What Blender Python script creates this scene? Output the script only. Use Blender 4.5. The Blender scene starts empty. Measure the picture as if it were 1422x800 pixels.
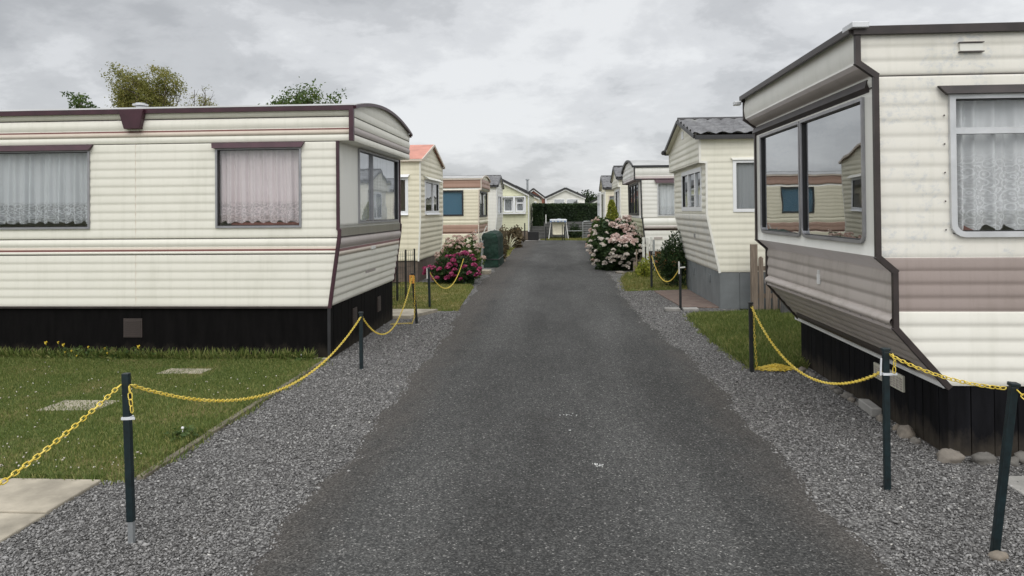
import bpy, math, random
import numpy as np
from mathutils import Vector, Matrix
R = math.radians
PI = math.pi
random.seed(7)
rng = np.random.default_rng(11)
sc = bpy.context.scene
COL = sc.collection

# ------------------------------------------------------------------ object helpers
def tag(o, label=None, cat=None, group=None, kind=None):
    if label: o['label'] = label
    if cat: o['category'] = cat
    if group: o['group'] = group
    if kind: o['kind'] = kind
    return o

def thing(name, label, cat, loc=(0, 0, 0), group=None):
    o = bpy.data.objects.new(name, None)
    o.empty_display_size = .2
    o.location = loc
    COL.objects.link(o)
    return tag(o, label, cat, group)

def root_loc(p):
    while p.parent: p = p.parent
    return Vector(p.location)

class MB:
    """collects world-space geometry, links it as one mesh object"""
    def __init__(s): s.v = []; s.f = []; s.m = []; s.uv = None
    def face(s, pts, m=0):
        b = len(s.v); s.v += [tuple(p) for p in pts]; s.f.append(tuple(range(b, b + len(pts)))); s.m.append(m)
    def grid(s, rows, m=0, closed=False):
        b = len(s.v); n = len(rows[0])
        for r in rows: s.v += [tuple(p) for p in r]
        for i in range(len(rows) - 1):
            for j in range(n - 1 + (1 if closed else 0)):
                k = (j + 1) % n
                s.f.append((b + i*n + j, b + i*n + k, b + (i+1)*n + k, b + (i+1)*n + j)); s.m.append(m)
    def hexa(s, p, m=0):   # p: 8 corners, bottom 4 then top 4
        b = len(s.v); s.v += [tuple(q) for q in p]
        for f in ((3,2,1,0),(4,5,6,7),(0,1,5,4),(1,2,6,5),(2,3,7,6),(3,0,4,7)):
            s.f.append(tuple(b + i for i in f)); s.m.append(m)
    def box(s, x0, x1, y0, y1, z0, z1, m=0):
        s.hexa([(x0,y0,z0),(x1,y0,z0),(x1,y1,z0),(x0,y1,z0),(x0,y0,z1),(x1,y0,z1),(x1,y1,z1),(x0,y1,z1)], m)
    def bar(s, p0, p1, w, h, up=(0,0,1), m=0):
        p0, p1 = Vector(p0), Vector(p1); d = (p1 - p0).normalized(); up = Vector(up)
        a = d.cross(up)
        if a.length < 1e-4: a = d.cross(Vector((1,0,0)))
        a.normalize(); b = a.cross(d); a *= w/2; b *= h/2
        s.hexa([p0-a-b, p0+a-b, p0+a+b, p0-a+b, p1-a-b, p1+a-b, p1+a+b, p1-a+b], m)
    def tube(s, pts, r, n=6, m=0, cap=True):
        pts = [Vector(p) for p in pts]
        rr = r if isinstance(r, (list, tuple)) else [r]*len(pts)
        rows = []; ref = None
        for i, p in enumerate(pts):
            d = (pts[min(i+1, len(pts)-1)] - pts[max(i-1, 0)]).normalized()
            if ref is None: ref = Vector((1,0,0)) if abs(d.x) < .8 else Vector((0,1,0))
            a = d.cross(ref).normalized(); b = a.cross(d).normalized(); ref = -b.cross(d) if False else ref
            rows.append([p + (a*math.cos(2*PI*k/n) + b*math.sin(2*PI*k/n))*rr[i] for k in range(n)])
        s.grid(rows, m, closed=True)
        if cap:
            s.face(rows[0], m); s.face(rows[-1], m)
    def ball(s, c, r, n=8, k=5, m=0, sq=(1,1,1), jit=0):
        rows = []
        for i in range(k+1):
            t = PI*i/k
            rows.append([(c[0]+sq[0]*r*math.sin(t)*math.cos(2*PI*j/n)*(1+random.uniform(-jit,jit)), c[1]+sq[1]*r*math.sin(t)*math.sin(2*PI*j/n)*(1+random.uniform(-jit,jit)), c[2]+sq[2]*r*math.cos(t)*(1+random.uniform(-jit,jit))) for j in range(n)])
        s.grid(rows, m, closed=True)
    def build(s, name, mats, parent=None, smooth=False, bevel=0, uvs=None):
        if not isinstance(mats, (list, tuple)): mats = [mats]
        off = root_loc(parent) if parent else Vector((0,0,0))
        me = bpy.data.meshes.new(name)
        me.from_pydata([(v[0]-off.x, v[1]-off.y, v[2]-off.z) for v in s.v], [], s.f)
        for m in mats: me.materials.append(m)
        if any(s.m): me.polygons.foreach_set('material_index', s.m)
        if smooth: me.polygons.foreach_set('use_smooth', [True]*len(s.f))
        if uvs:
            ul = me.uv_layers.new(name='UVMap')
            for p in me.polygons:
                for li, vi in zip(p.loop_indices, p.vertices): ul.data[li].uv = uvs[vi]
        me.validate(); me.update()
        o = bpy.data.objects.new(name, me); COL.objects.link(o)
        if parent: o.parent = parent
        if bevel:
            b = o.modifiers.new('bevel', 'BEVEL'); b.width = bevel; b.segments = 2; b.limit_method = 'ANGLE'
        return o

def copy_tree(o, parent=None):
    c = o.copy(); COL.objects.link(c)
    if parent: c.parent = parent
    for ch in o.children: copy_tree(ch, c)
    return c

def cloud_mesh(name, tv, tf, pos, rot, scl, mat, parent=None, tone=None, off=None):
    """many small faces (leaves, blades, chips) as ONE mesh; tv template, rot (N,3,3), scl (N,) or (N,3)"""
    tv = np.asarray(tv, float); tf = np.asarray(tf, int); N = len(pos); k = len(tv); q = tf.shape[1]
    scl = np.asarray(scl, float)
    if scl.ndim == 1: scl = np.repeat(scl[:, None], 3, 1)
    v = tv[None] * scl[:, None, :]
    v = np.einsum('nij,nkj->nki', rot, v) + np.asarray(pos)[:, None, :]
    if parent is not None:
        l = root_loc(parent); v = v - np.array([l.x, l.y, l.z])
    f = (tf[None] + (np.arange(N)*k)[:, None, None]).reshape(-1)
    me = bpy.data.meshes.new(name)
    me.vertices.add(N*k); me.vertices.foreach_set('co', v.reshape(-1))
    nf = N*len(tf)
    me.loops.add(nf*q); me.loops.foreach_set('vertex_index', f)
    me.polygons.add(nf); me.polygons.foreach_set('loop_start', np.arange(nf)*q); me.polygons.foreach_set('loop_total', np.full(nf, q))
    me.update(calc_edges=True)
    if tone is None: tone = rng.random(N)
    at = me.attributes.new('tone', 'FLOAT', 'POINT'); at.data.foreach_set('value', np.repeat(tone, k).astype(np.float32))
    me.materials.append(mat); me.validate()
    o = bpy.data.objects.new(name, me); COL.objects.link(o)
    if parent is not None: o.parent = parent
    return o

def rand_rot(n, tilt=None):
    """random rotations; with tilt: z axis tilted by up to tilt from vertical"""
    az = rng.random(n)*2*PI
    if tilt is None:
        q = rng.normal(size=(n, 4)); q /= np.linalg.norm(q, axis=1)[:, None]
        w, x, y, z = q.T
        return np.stack([np.stack([1-2*(y*y+z*z), 2*(x*y-z*w), 2*(x*z+y*w)], -1), np.stack([2*(x*y+z*w), 1-2*(x*x+z*z), 2*(y*z-x*w)], -1), np.stack([2*(x*z-y*w), 2*(y*z+x*w), 1-2*(x*x+y*y)], -1)], 1)
    t = rng.random(n)*tilt; ca, sa, ct, st = np.cos(az), np.sin(az), np.cos(t), np.sin(t)
    Z = np.zeros(n); O = np.ones(n)
    A = np.stack([np.stack([ca, -sa, Z], -1), np.stack([sa, ca, Z], -1), np.stack([Z, Z, O], -1)], 1)
    B = np.stack([np.stack([ct, Z, st], -1), np.stack([Z, O, Z], -1), np.stack([-st, Z, ct], -1)], 1)
    az2 = rng.random(n)*2*PI; c2, s2 = np.cos(az2), np.sin(az2)
    D = np.stack([np.stack([c2, -s2, Z], -1), np.stack([s2, c2, Z], -1), np.stack([Z, Z, O], -1)], 1)
    return A @ B @ D

LEAF_V = [(0,-.5,0),(.27,0,.07),(0,.5,0),(-.27,0,.07)]; LEAF_F = [(0,1,2,3)]
BLADE_V = [(-.5,0,0),(.5,0,0),(.35,.12,.6),(0,.35,1.0)]; BLADE_F = [(0,1,2,3)]
CHIP_V = [(.5,0,0),(-.5,.1,0),(.1,.5,.05),(-.1,-.5,0),(.05,.05,.38),(0,0,-.3)]
CHIP_F = [(0,2,4),(2,1,4),(1,3,4),(3,0,4),(2,0,5),(1,2,5),(3,1,5),(0,3,5)]

# ------------------------------------------------------------------ materials
class NT:
    def __init__(s, name):
        s.mat = bpy.data.materials.new(name); s.mat.use_nodes = True; s.t = s.mat.node_tree; s.n = s.t.nodes; s.l = s.t.links
        s.b = s.n['Principled BSDF']; s.out = s.n['Material Output']
    def new(s, ty, ins=None, **kw):
        n = s.n.new(ty)
        for k, v in kw.items(): setattr(n, k, v)
        for k, v in (ins or {}).items():
            if hasattr(v, 'is_output') or isinstance(v, bpy.types.NodeSocket): s.l.new(v, n.inputs[k])
            else: n.inputs[k].default_value = v
        return n
    def noise(s, vec, scale, detail=4, rough=.55): return s.new('ShaderNodeTexNoise', {'Vector': vec, 'Scale': scale, 'Detail': detail, 'Roughness': rough}).outputs[0]
    def mp(s, vec, scale): return s.new('ShaderNodeMapping', {'Vector': vec, 'Scale': scale}).outputs[0]
    def ramp(s, fac, stops):
        r = s.new('ShaderNodeValToRGB', {'Fac': fac}); e = r.color_ramp.elements
        while len(e) < len(stops): e.new(.5)
        for x, (p, c) in zip(e, stops):
            x.position = p; x.color = (c, c, c, 1) if isinstance(c, (int, float)) else (*c, 1)
        return r.outputs[0]
    def mix(s, f, a, b, mode='MIX'):
        n = s.new('ShaderNodeMix', data_type='RGBA', blend_type=mode)
        for i, v in ((0, f), (6, a), (7, b)):
            if isinstance(v, bpy.types.NodeSocket): s.l.new(v, n.inputs[i])
            else: n.inputs[i].default_value = v if i == 0 else ((*v, 1) if len(v) == 3 else v)
        return n.outputs[2]
    def math(s, op, a, b=0.0, clamp=False):
        n = s.new('ShaderNodeMath', operation=op, use_clamp=clamp)
        for i, v in ((0, a), (1, b)):
            if isinstance(v, bpy.types.NodeSocket): s.l.new(v, n.inputs[i])
            else: n.inputs[i].default_value = v
        return n.outputs[0]
    def obj(s): return s.new('ShaderNodeTexCoord').outputs['Object']
    def set(s, col=None, rough=None, spec=None, metal=None):
        for k, v in (('Base Color', col), ('Roughness', rough), ('Specular IOR Level', spec), ('Metallic', metal)):
            if v is None: continue
            if isinstance(v, bpy.types.NodeSocket): s.l.new(v, s.b.inputs[k])
            else: s.b.inputs[k].default_value = (*v, 1) if isinstance(v, (tuple, list)) else v
    def bump(s, h, strength, dist):
        s.l.new(s.new('ShaderNodeBump', {'Height': h, 'Strength': strength, 'Distance': dist}).outputs[0], s.b.inputs['Normal'])

def m_plain(name, col, rough=.6, metal=0, var=.12, scale=6, bump=0, spec=.5):
    n = NT(name); o = n.obj()
    f = n.noise(o, scale, 5, .6)
    lo = tuple(c*(1-var) for c in col); hi = tuple(min(1, c*(1+var)) for c in col)
    n.set(n.ramp(f, [(.3, lo), (.7, hi)]), rough, spec, metal)
    if bump: n.bump(n.noise(o, scale*12, 3), .5, bump)
    return n.mat

def m_clad(name, col, dirt=.25, chalk=0):
    """painted aluminium cladding: rain streaks, blotches, faint chalking"""
    n = NT(name); o = n.obj()
    st = n.noise(n.mp(o, (5, 5, .35)), 2.2, 5, .62)
    bl = n.noise(o, 1.3, 6, .65)
    fine = n.noise(o, 38, 3, .6)
    dirty = tuple(c*k for c, k in zip(col, (.66, .67, .62)))
    c = n.mix(n.math('MULTIPLY', n.ramp(st, [(.5, 0.), (.78, 1.)]), dirt), col, dirty)
    c = n.mix(n.math('MULTIPLY', n.ramp(bl, [(.48, 0.), (.72, 1.)]), dirt*.8), c, dirty)
    c = n.mix(n.math('MULTIPLY', n.ramp(fine, [(.62, 0.), (.75, 1.)]), dirt*.35), c, dirty)
    if chalk:
        p = n.math('MULTIPLY', n.ramp(n.noise(o, 3.2, 7, .72), [(.5, 0.), (.6, 1.)]), n.ramp(n.noise(n.mp(o, (1, 1, 1.4)), 22, 4, .7), [(.45, 0.), (.6, 1.)]))
        c = n.mix(n.math('MULTIPLY', p, chalk), c, (.50, .53, .56))
    n.set(c, n.ramp(bl, [(.3, .38), (.7, .58)]), .35)
    n.bump(n.noise(o, 3, 2, .5), .10, .004)
    return n.mat

def m_leaf(name, c0, c1, c2, trans=.25):
    n = NT(name)
    t = n.new('ShaderNodeAttribute', attribute_name='tone').outputs['Fac']
    col = n.ramp(t, [(0., c0), (.55, c1), (1., c2)])
    n.set(col, .55, .3)
    tr = n.new('ShaderNodeBsdfTranslucent', {'Color': col}).outputs[0]
    mx = n.new('ShaderNodeMixShader', {0: trans, 1: n.b.outputs[0], 2: tr})
    n.l.new(mx.outputs[0], n.out.inputs[0]); return n.mat

M = {}
M['cream'] = m_clad('cream_cladding', (.81, .79, .70), .28)
M['cream_clean'] = m_clad('cream_panel', (.80, .79, .73), .2)
M['ivory'] = m_clad('ivory_cladding', (.80, .775, .70), .35, .55)
M['ivory_lower'] = m_clad('ivory_cladding_lower', (.83, .81, .73), .25)
M['warm'] = m_clad('yellow_cream_cladding', (.79, .74, .58), .3)
M['pale'] = m_clad('pale_cream_cladding', (.80, .775, .66), .3)
M['white'] = m_clad('white_cladding', (.80, .79, .74), .3)
M['greenish'] = m_clad('green_cream_cladding', (.72, .72, .52), .3)
M['brownband'] = m_clad('mushroom_brown_cladding', (.34, .28, .255), .45)
M['brownend'] = m_clad('weathered_brown_cladding', (.53, .475, .435), .6)
M['pinkbrown'] = m_clad('pink_brown_cladding', (.42, .27, .21), .3)
M['greyband'] = m_clad('grey_mauve_cladding', (.46, .41, .385), .3)
M['line_dark'] = m_plain('dark_pin_stripe', (.10, .085, .08), .6)
M['line_maroon'] = m_plain('maroon_stripe', (.17, .065, .055), .5)
M['line_tan'] = m_clad('tan_stripe', (.66, .58, .49), .3)
M['maroon'] = m_plain('maroon_trim', (.052, .017, .026), .42, var=.3)
M['brown_trim'] = m_plain('dark_brown_trim', (.035, .026, .024), .45, var=.4)
M['black_trim'] = m_plain('black_trim', (.022, .022, .024), .5, var=.4)
M['alu'] = m_plain('aluminium_frame', (.33, .33, .345), .42, .55, var=.15)
M['alu_light'] = m_plain('light_aluminium', (.62, .63, .64), .38, .4, var=.12)
M['upvc'] = m_plain('white_plastic_frame', (.80, .81, .82), .35, var=.04)
M['white_plain'] = m_plain('white_painted_metal', (.76, .76, .74), .5, var=.08)
M['skirt_black'] = m_plain('black_skirt_board', (.005, .0045, .0045), .7, spec=.25, var=.35, scale=2.5, bump=.002)
M['skirt_board'] = m_plain('black_stained_board', (.0055, .0055, .007), .7, spec=.25, var=.45, scale=4, bump=.003)
def m_skirt(name, col, var, mud):
    n = NT(name); o = n.obj(); z = n.new('ShaderNodeSeparateXYZ', {0: o}).outputs[2]
    c = n.ramp(n.noise(n.mp(o, (6, 6, 1)), 2, 5, .65), [(.3, tuple(q*(1-var) for q in col)), (.75, tuple(q*(1+var) for q in col))])
    e = n.math('ADD', z, n.math('MULTIPLY', n.noise(n.mp(o, (1, 1, .5)), 9, 6, .7), .34))
    c = n.mix(n.math('MULTIPLY', n.ramp(e, [(.17, 1.), (.34, 0.)]), mud), c, (.12, .10, .075))
    n.set(c, .75, .1); n.bump(n.noise(n.mp(o, (18, 18, 2)), 3, 3), .4, .002); return n.mat
M['skirt_black'] = m_skirt('black_skirt_board', (.0045, .004, .004), .5, .25)
M['skirt_board'] = m_skirt('black_stained_board', (.0075, .0075, .009), .6, .45)
M['skirt_grey'] = m_plain('grey_painted_board', (.185, .20, .205), .65, var=.15, scale=3, bump=.002)
M['skirt_brown'] = m_plain('brown_skirt_panel', (.13, .10, .08), .75, var=.3, bump=.003)
M['skirt_orange'] = m_plain('orange_brown_skirt', (.30, .125, .05), .7, var=.25, bump=.002)
M['vent_brown'] = m_plain('brown_vent', (.05, .038, .034), .5)
M['vent_cream'] = m_plain('cream_vent', (.62, .60, .50), .5)
M['roof_felt'] = m_plain('roof_sheet', (.42, .42, .41), .6, var=.2, scale=2)
M['roof_pink'] = m_plain('faded_red_roof', (.56, .25, .19), .7, var=.2, scale=3, bump=.004)
M['verge'] = m_plain('black_verge', (.03, .03, .032), .5)
M['green_post'] = m_plain('dark_green_post_paint', (.006, .016, .019), .42, var=.5, scale=22)
M['black_post'] = m_plain('black_post_paint', (.013, .015, .016), .45, var=.4, scale=20)
M['tie'] = m_plain('cable_tie', (.72, .74, .76), .4)
M['concrete'] = m_plain('pale_concrete', (.37, .33, .26), .9, var=.38, scale=3, bump=.004)
M['concrete_grey'] = m_plain('grey_concrete', (.30, .29, .27), .9, var=.25, scale=6, bump=.004)
M['orange'] = m_plain('orange_sign', (.72, .33, .06), .5)
M['black'] = m_plain('black_plastic', (.012, .012, .013), .4)
M['green_box'] = m_plain('dark_green_tarpaulin', (.003, .024, .014), .8, var=.5, scale=3, bump=.03)
M['galv'] = m_plain('galvanised_tube', (.40, .42, .43), .4, .6)
M['bluewhite'] = m_plain('blue_canopy', (.12, .20, .38), .8)
M['whitecloth'] = m_plain('white_cloth', (.50, .53, .56), .8)
M['creamcloth'] = m_plain('cream_canvas', (.66, .63, .52), .8)
M['brick'] = m_plain('red_brick', (.32, .13, .09), .85, var=.3, scale=12)
M['soil'] = m_plain('dark_soil', (.055, .042, .03), .95, var=.4, scale=8, bump=.01)
M['interior_cloth'] = m_plain('faded_cushion', (.45, .22, .19), .9)

# chain: yellow plastic
n = NT('yellow_chain_plastic'); n.set(n.ramp(n.noise(n.obj(), 14, 3), [(.3, (.74, .53, .04)), (.7, (.88, .70, .16))]), .38, .5); M['chain'] = n.mat
# timber
n = NT('weathered_timber'); o = n.obj()
n.set(n.ramp(n.noise(n.mp(o, (14, 14, 1.2)), 3, 5, .65), [(.3, (.13, .10, .075)), (.7, (.30, .24, .19))]), .85); M['timber'] = n.mat
n = NT('dark_timber'); o = n.obj()
n.set(n.ramp(n.noise(n.mp(o, (1.2, 1.2, 10)), 3, 5, .65), [(.3, (.075, .075, .075)), (.7, (.16, .16, .155))]), .85); M['timber_dark'] = n.mat
n = NT('white_timber'); o = n.obj()
n.set(n.ramp(n.noise(n.mp(o, (12, 12, 2)), 5, 5, .65), [(.35, (.30, .29, .25)), (.5, (.66, .66, .62))]), .8); M['timber_white'] = n.mat
# roof tiles (pressed metal)
n = NT('grey_roof_tile'); o = n.obj()
n.set(n.ramp(n.noise(o, 5, 6, .65), [(.3, (.085, .085, .09)), (.62, (.20, .20, .205)), (.8, (.30, .31, .27))]), .6, .4); M['tile'] = n.mat
# glass pane: reflects by Fresnel, otherwise lets light through
def m_glass(name, ior, tint):
    n = NT(name)
    g = n.new('ShaderNodeBsdfGlossy', {'Color': (.93, .95, .97, 1), 'Roughness': .012}).outputs[0]
    t = n.new('ShaderNodeBsdfTransparent', {'Color': (*tint, 1)}).outputs[0]
    nb = n.new('ShaderNodeBump', {'Height': n.noise(n.obj(), 2.2, 1), 'Strength': .25, 'Distance': .004}).outputs[0]
    n.l.new(nb, g.node.inputs['Normal'])
    ge = n.new('ShaderNodeNewGeometry'); dt = n.new('ShaderNodeVectorMath', operation='DOT_PRODUCT')
    n.l.new(ge.outputs['Normal'], dt.inputs[0]); n.l.new(ge.outputs['Incoming'], dt.inputs[1])
    c_ = n.math('ABSOLUTE', dt.outputs['Value']); fr = n.math('ADD', ior, n.math('MULTIPLY', 1-ior, n.math('POWER', n.math('SUBTRACT', 1.0, c_), 4.2)), clamp=True)
    mx = n.new('ShaderNodeMixShader', {0: fr, 1: t, 2: g}); n.l.new(mx.outputs[0], n.out.inputs[0]); return n.mat
M['glass'] = m_glass('window_glass', .07, (.95, .96, .96))
M['glass_mid'] = m_glass('end_window_glass', .22, (.95, .96, .97))
M['glass_dark'] = m_glass('bay_window_glass', .36, (.50, .52, .51))
# curtains
def m_curtain(name, col, lace=.32, open_=.14, drop=.26):
    n = NT(name); uv = n.new('ShaderNodeTexCoord').outputs['UV']
    sep = n.new('ShaderNodeSeparateXYZ', {0: uv}); v = sep.outputs[1]
    d = n.new('ShaderNodeTexVoronoi', {'Vector': uv, 'Scale': 20., 'Randomness': .9}).outputs['Distance']
    ring = n.ramp(n.math('FRACT', n.math('MULTIPLY', d, 2.6)), [(.3, 0.), (.42, 1.), (.6, 1.), (.72, 0.)])
    net = n.ramp(n.noise(uv, 60, 2, .5), [(.42, 0.), (.6, 1.)])
    pat = n.math('MAXIMUM', ring, n.math('MULTIPLY', net, .5))
    low = n.ramp(n.math('DIVIDE', v, drop), [(.8, 1.), (1., 0.)])
    hole = n.math('ADD', open_, n.math('MULTIPLY', n.math('MULTIPLY', low, n.math('SUBTRACT', 1., pat)), lace), clamp=True)
    dif = n.new('ShaderNodeBsdfDiffuse', {'Color': (*col, 1)}).outputs[0]
    tl = n.new('ShaderNodeBsdfTranslucent', {'Color': (*col, 1)}).outputs[0]
    a = n.new('ShaderNodeMixShader', {0: .25, 1: dif, 2: tl}).outputs[0]
    tr = n.new('ShaderNodeBsdfTransparent').outputs[0]
    mx = n.new('ShaderNodeMixShader', {0: hole, 1: a, 2: tr}); n.l.new(mx.outputs[0], n.out.inputs[0]); return n.mat
M['net_pink'] = m_curtain('pinkish_net_curtain', (.90, .80, .81), .36, .06)
M['net_grey'] = m_curtain('grey_net_curtain', (.76, .79, .81), .45, .16)
M['net_white'] = m_curtain('white_lace_curtain', (.90, .91, .92), .30, .04, .55)
M['net_sheer'] = m_curtain('sheer_net_curtain', (.88, .91, .94), .2, .04)
M['net_plain'] = m_curtain('plain_grey_curtain', (.42, .44, .46), .0, .05)
M['blind_blue'] = m_curtain('blue_roller_blind', (.10, .23, .34), .0, .02)
M['blind_blue_plain'] = M['blind_blue']

# foliage
M['grass'] = m_leaf('grass_blades', (.085, .125, .026), (.155, .205, .052), (.36, .34, .13), .3)
M['grass_dry'] = m_leaf('dry_grass_blades', (.08, .12, .02), (.19, .20, .05), (.38, .31, .13), .2)
M['leaf_dark'] = m_leaf('dark_leaves', (.015, .035, .012), (.03, .06, .018), (.06, .10, .03))
M['leaf_mid'] = m_leaf('mid_green_leaves', (.04, .075, .018), (.085, .14, .035), (.17, .22, .07), .4)
M['leaf_olive'] = m_leaf('olive_leaves', (.13, .145, .035), (.27, .27, .075), (.42, .37, .14), .5)
M['leaf_lime'] = m_leaf('yellow_green_leaves', (.12, .16, .02), (.27, .30, .04), (.44, .44, .08), .4)
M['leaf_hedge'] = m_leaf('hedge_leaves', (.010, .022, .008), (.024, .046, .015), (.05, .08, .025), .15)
M['leaf_yucca'] = m_leaf('cream_edged_leaves', (.16, .20, .08), (.50, .49, .34), (.72, .70, .56))
M['leaf_brown'] = m_leaf('brown_leaves', (.05, .04, .02), (.12, .09, .05), (.18, .14, .07))
M['fl_magenta'] = m_leaf('magenta_petals', (.22, .015, .07), (.42, .05, .16), (.62, .20, .34))
M['fl_pale'] = m_leaf('pale_pink_petals', (.52, .33, .27), (.66, .50, .43), (.78, .70, .62))
M['fl_blush'] = m_leaf('blush_petals', (.55, .38, .34), (.74, .60, .55), (.85, .78, .72))
M['fl_white'] = m_leaf('creamy_white_petals', (.56, .50, .44), (.76, .70, .63), (.88, .84, .77))
M['fl_yellow'] = m_leaf('yellow_petals', (.60, .42, .03), (.78, .60, .06), (.85, .75, .2))
M['bark'] = m_plain('bark', (.10, .08, .06), .9, var=.3, scale=9, bump=.01)

# chips / stones
n = NT('gravel_stone'); t = n.new('ShaderNodeAttribute', attribute_name='tone').outputs['Fac']
n.set(n.ramp(t, [(0., (.06, .058, .056)), (.35, (.175, .170, .165)), (.7, (.31, .303, .295)), (.95, (.46, .45, .43)), (1., (.60, .58, .54))]), .8, .4); M['chips'] = n.mat
n = NT('field_stone'); o = n.obj(); oi = n.new('ShaderNodeObjectInfo').outputs['Random']
base = n.ramp(oi, [(0., (.12, .115, .105)), (.45, (.20, .185, .165)), (.8, (.27, .225, .175)), (1., (.27, .26, .26))])
n.set(n.mix(n.ramp(n.noise(o, 16, 6, .7), [(.35, .55), (.65, 0.)]), base, (.12, .11, .095)), .85); n.bump(n.noise(o, 25, 4), .6, .01); M['stone'] = n.mat

# ground sheets
n = NT('asphalt'); o = n.obj()
v = n.new('ShaderNodeTexVoronoi', {'Vector': o, 'Scale': 125.}, feature='F1')
agg = n.new('ShaderNodeSeparateColor', {0: v.outputs['Color']}).outputs[0]
stone = n.ramp(agg, [(0., (.029, .029, .028)), (.5, (.058, .058, .056)), (.80, (.097, .096, .092)), (.97, (.145, .143, .135)), (1., (.36, .35, .33))])
big = n.noise(n.mp(o, (1, .14, 1)), 1.5, 7, .65)
c = n.mix(1., stone, n.ramp(big, [(.3, .72), (.7, 1.28)]), 'MULTIPLY')
xs_ = n.new('ShaderNodeSeparateXYZ', {0: o}).outputs[0]
edg = n.math('ADD', n.math('ABSOLUTE', xs_), n.math('MULTIPLY', n.math('SUBTRACT', n.noise(n.mp(o, (1, .5, 1)), 2.2, 6, .7), .5), 1.1))
c = n.mix(n.ramp(edg, [(.95, 0.), (1.0, .0)]), c, c)
trk = n.math('ABSOLUTE', n.math('SUBTRACT', n.math('ABSOLUTE', n.math('ADD', xs_, n.math('MULTIPLY', n.noise(n.mp(o, (.0, .25, 0)), 1.0, 2), .3))), .72))
c = n.mix(1., c, n.ramp(trk, [(.05, 1.16), (.42, .93)]), 'MULTIPLY')
c = n.mix(1., c, n.ramp(n.noise(n.mp(o, (1, .5, 1)), .55, 5, .7), [(.35, .82), (.65, 1.18)]), 'MULTIPLY')
em = n.math('MULTIPLY', n.math('SUBTRACT', edg, 1.08), 2.6, clamp=True)
c = n.mix(n.math('MULTIPLY', em, .65), c, n.mix(agg, (.038, .033, .029), (.15, .135, .12)))
patch = n.noise(o, 5.5, 6, .7)
c = n.mix(n.ramp(patch, [(.55, 0.), (.8, .5)]), c, (.052, .046, .042))
spk = n.noise(o, 130, 2, .5)
c = n.mix(n.ramp(spk, [(.67, 0.), (.75, .4)]), c, (.24, .235, .22))
n.set(c, .88, .3)
h = n.math('ADD', v.outputs['Distance'], n.math('MULTIPLY', n.noise(o, 45, 3), 1.3))
n.bump(h, .8, .010); M['asphalt'] = n.mat

n = NT('gravel_bed'); o = n.obj()
v = n.new('ShaderNodeTexVoronoi', {'Vector': o, 'Scale': 62.}); ag = n.new('ShaderNodeSeparateColor', {0: v.outputs['Color']}).outputs[0]
c = n.ramp(ag, [(0., (.04, .038, .036)), (.4, (.105, .101, .097)), (.8, (.20, .195, .188)), (1., (.38, .37, .35))])
c = n.mix(1., c, n.ramp(n.noise(o, 1.6, 5, .6), [(.3, .78), (.7, 1.2)]), 'MULTIPLY')
c = n.mix(n.ramp(n.noise(o, 2.3, 6, .7), [(.62, 0.), (.76, .55)]), c, (.085, .065, .045))
n.set(c, .85, .3); n.bump(n.math('ADD', v.outputs['Distance'], n.noise(o, 30, 3)), 1., .016); M['gravel'] = n.mat

def m_turf(name, a, b, d, thr):
    n = NT(name); o = n.obj()
    c = n.ramp(n.noise(o, 26, 5, .7), [(.3, a), (.7, b)])
    c = n.mix(n.ramp(n.noise(o, 1.4, 6, .65), [(thr, 0.), (thr+.16, 1.)]), c, d)
    n.set(c, .95, .2); n.bump(n.noise(o, 70, 3), .9, .02); return n.mat
M['turf'] = m_turf('mown_turf', (.055, .080, .018), (.11, .14, .038), (.22, .18, .08), .48)
M['turf_dry'] = m_turf('dry_turf', (.08, .11, .022), (.15, .17, .045), (.34, .27, .13), .47)
M['field'] = m_turf('rough_ground', (.05, .065, .025), (.10, .11, .045), (.16, .14, .08), .5)
n = NT('reddish_paving'); o = n.obj()
br = n.new('ShaderNodeTexBrick', {'Vector': o, 'Scale': 5., 'Color1': (.20, .125, .10, 1), 'Color2': (.15, .105, .09, 1), 'Mortar': (.09, .08, .07, 1), 'Mortar Size': .02}).outputs[0]
n.set(n.mix(n.ramp(n.noise(o, 6, 6, .7), [(.4, 0.), (.7, .6)]), br, (.25, .21, .17)), .9); M['paving'] = n.mat

# ------------------------------------------------------------------ world, sun, camera
SUN_EL, SUN_AZ = R(42), R(205)      # azimuth: direction the sun stands in, clockwise from +Y
SUN_AZ = R(176)
w = bpy.data.worlds.new('World'); sc.world = w; w.use_nodes = True
t = w.node_tree; N = t.nodes; L = t.links
bg = N['Background']
sky = N.new('ShaderNodeTexSky'); sky.sky_type = 'NISHITA'; sky.sun_disc = False; sky.sun_elevation = SUN_EL; sky.sun_rotation = SUN_AZ
tc = N.new('ShaderNodeTexCoord'); sp = N.new('ShaderNodeSeparateXYZ'); L.new(tc.outputs['Generated'], sp.inputs[0])
def wm(op, a, b=0., clamp=False):
    m = N.new('ShaderNodeMath'); m.operation = op; m.use_clamp = clamp
    for i, v in ((0, a), (1, b)):
        if isinstance(v, bpy.types.NodeSocket): L.new(v, m.inputs[i])
        else: m.inputs[i].default_value = v
    return m.outputs[0]
den = wm('ADD', wm('ABSOLUTE', sp.outputs[2]), .30)
cx = wm('DIVIDE', sp.outputs[0], den); cy = wm('DIVIDE', sp.outputs[1], den)
cb = N.new('ShaderNodeCombineXYZ'); L.new(cx, cb.inputs[0]); L.new(cy, cb.inputs[1])
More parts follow.
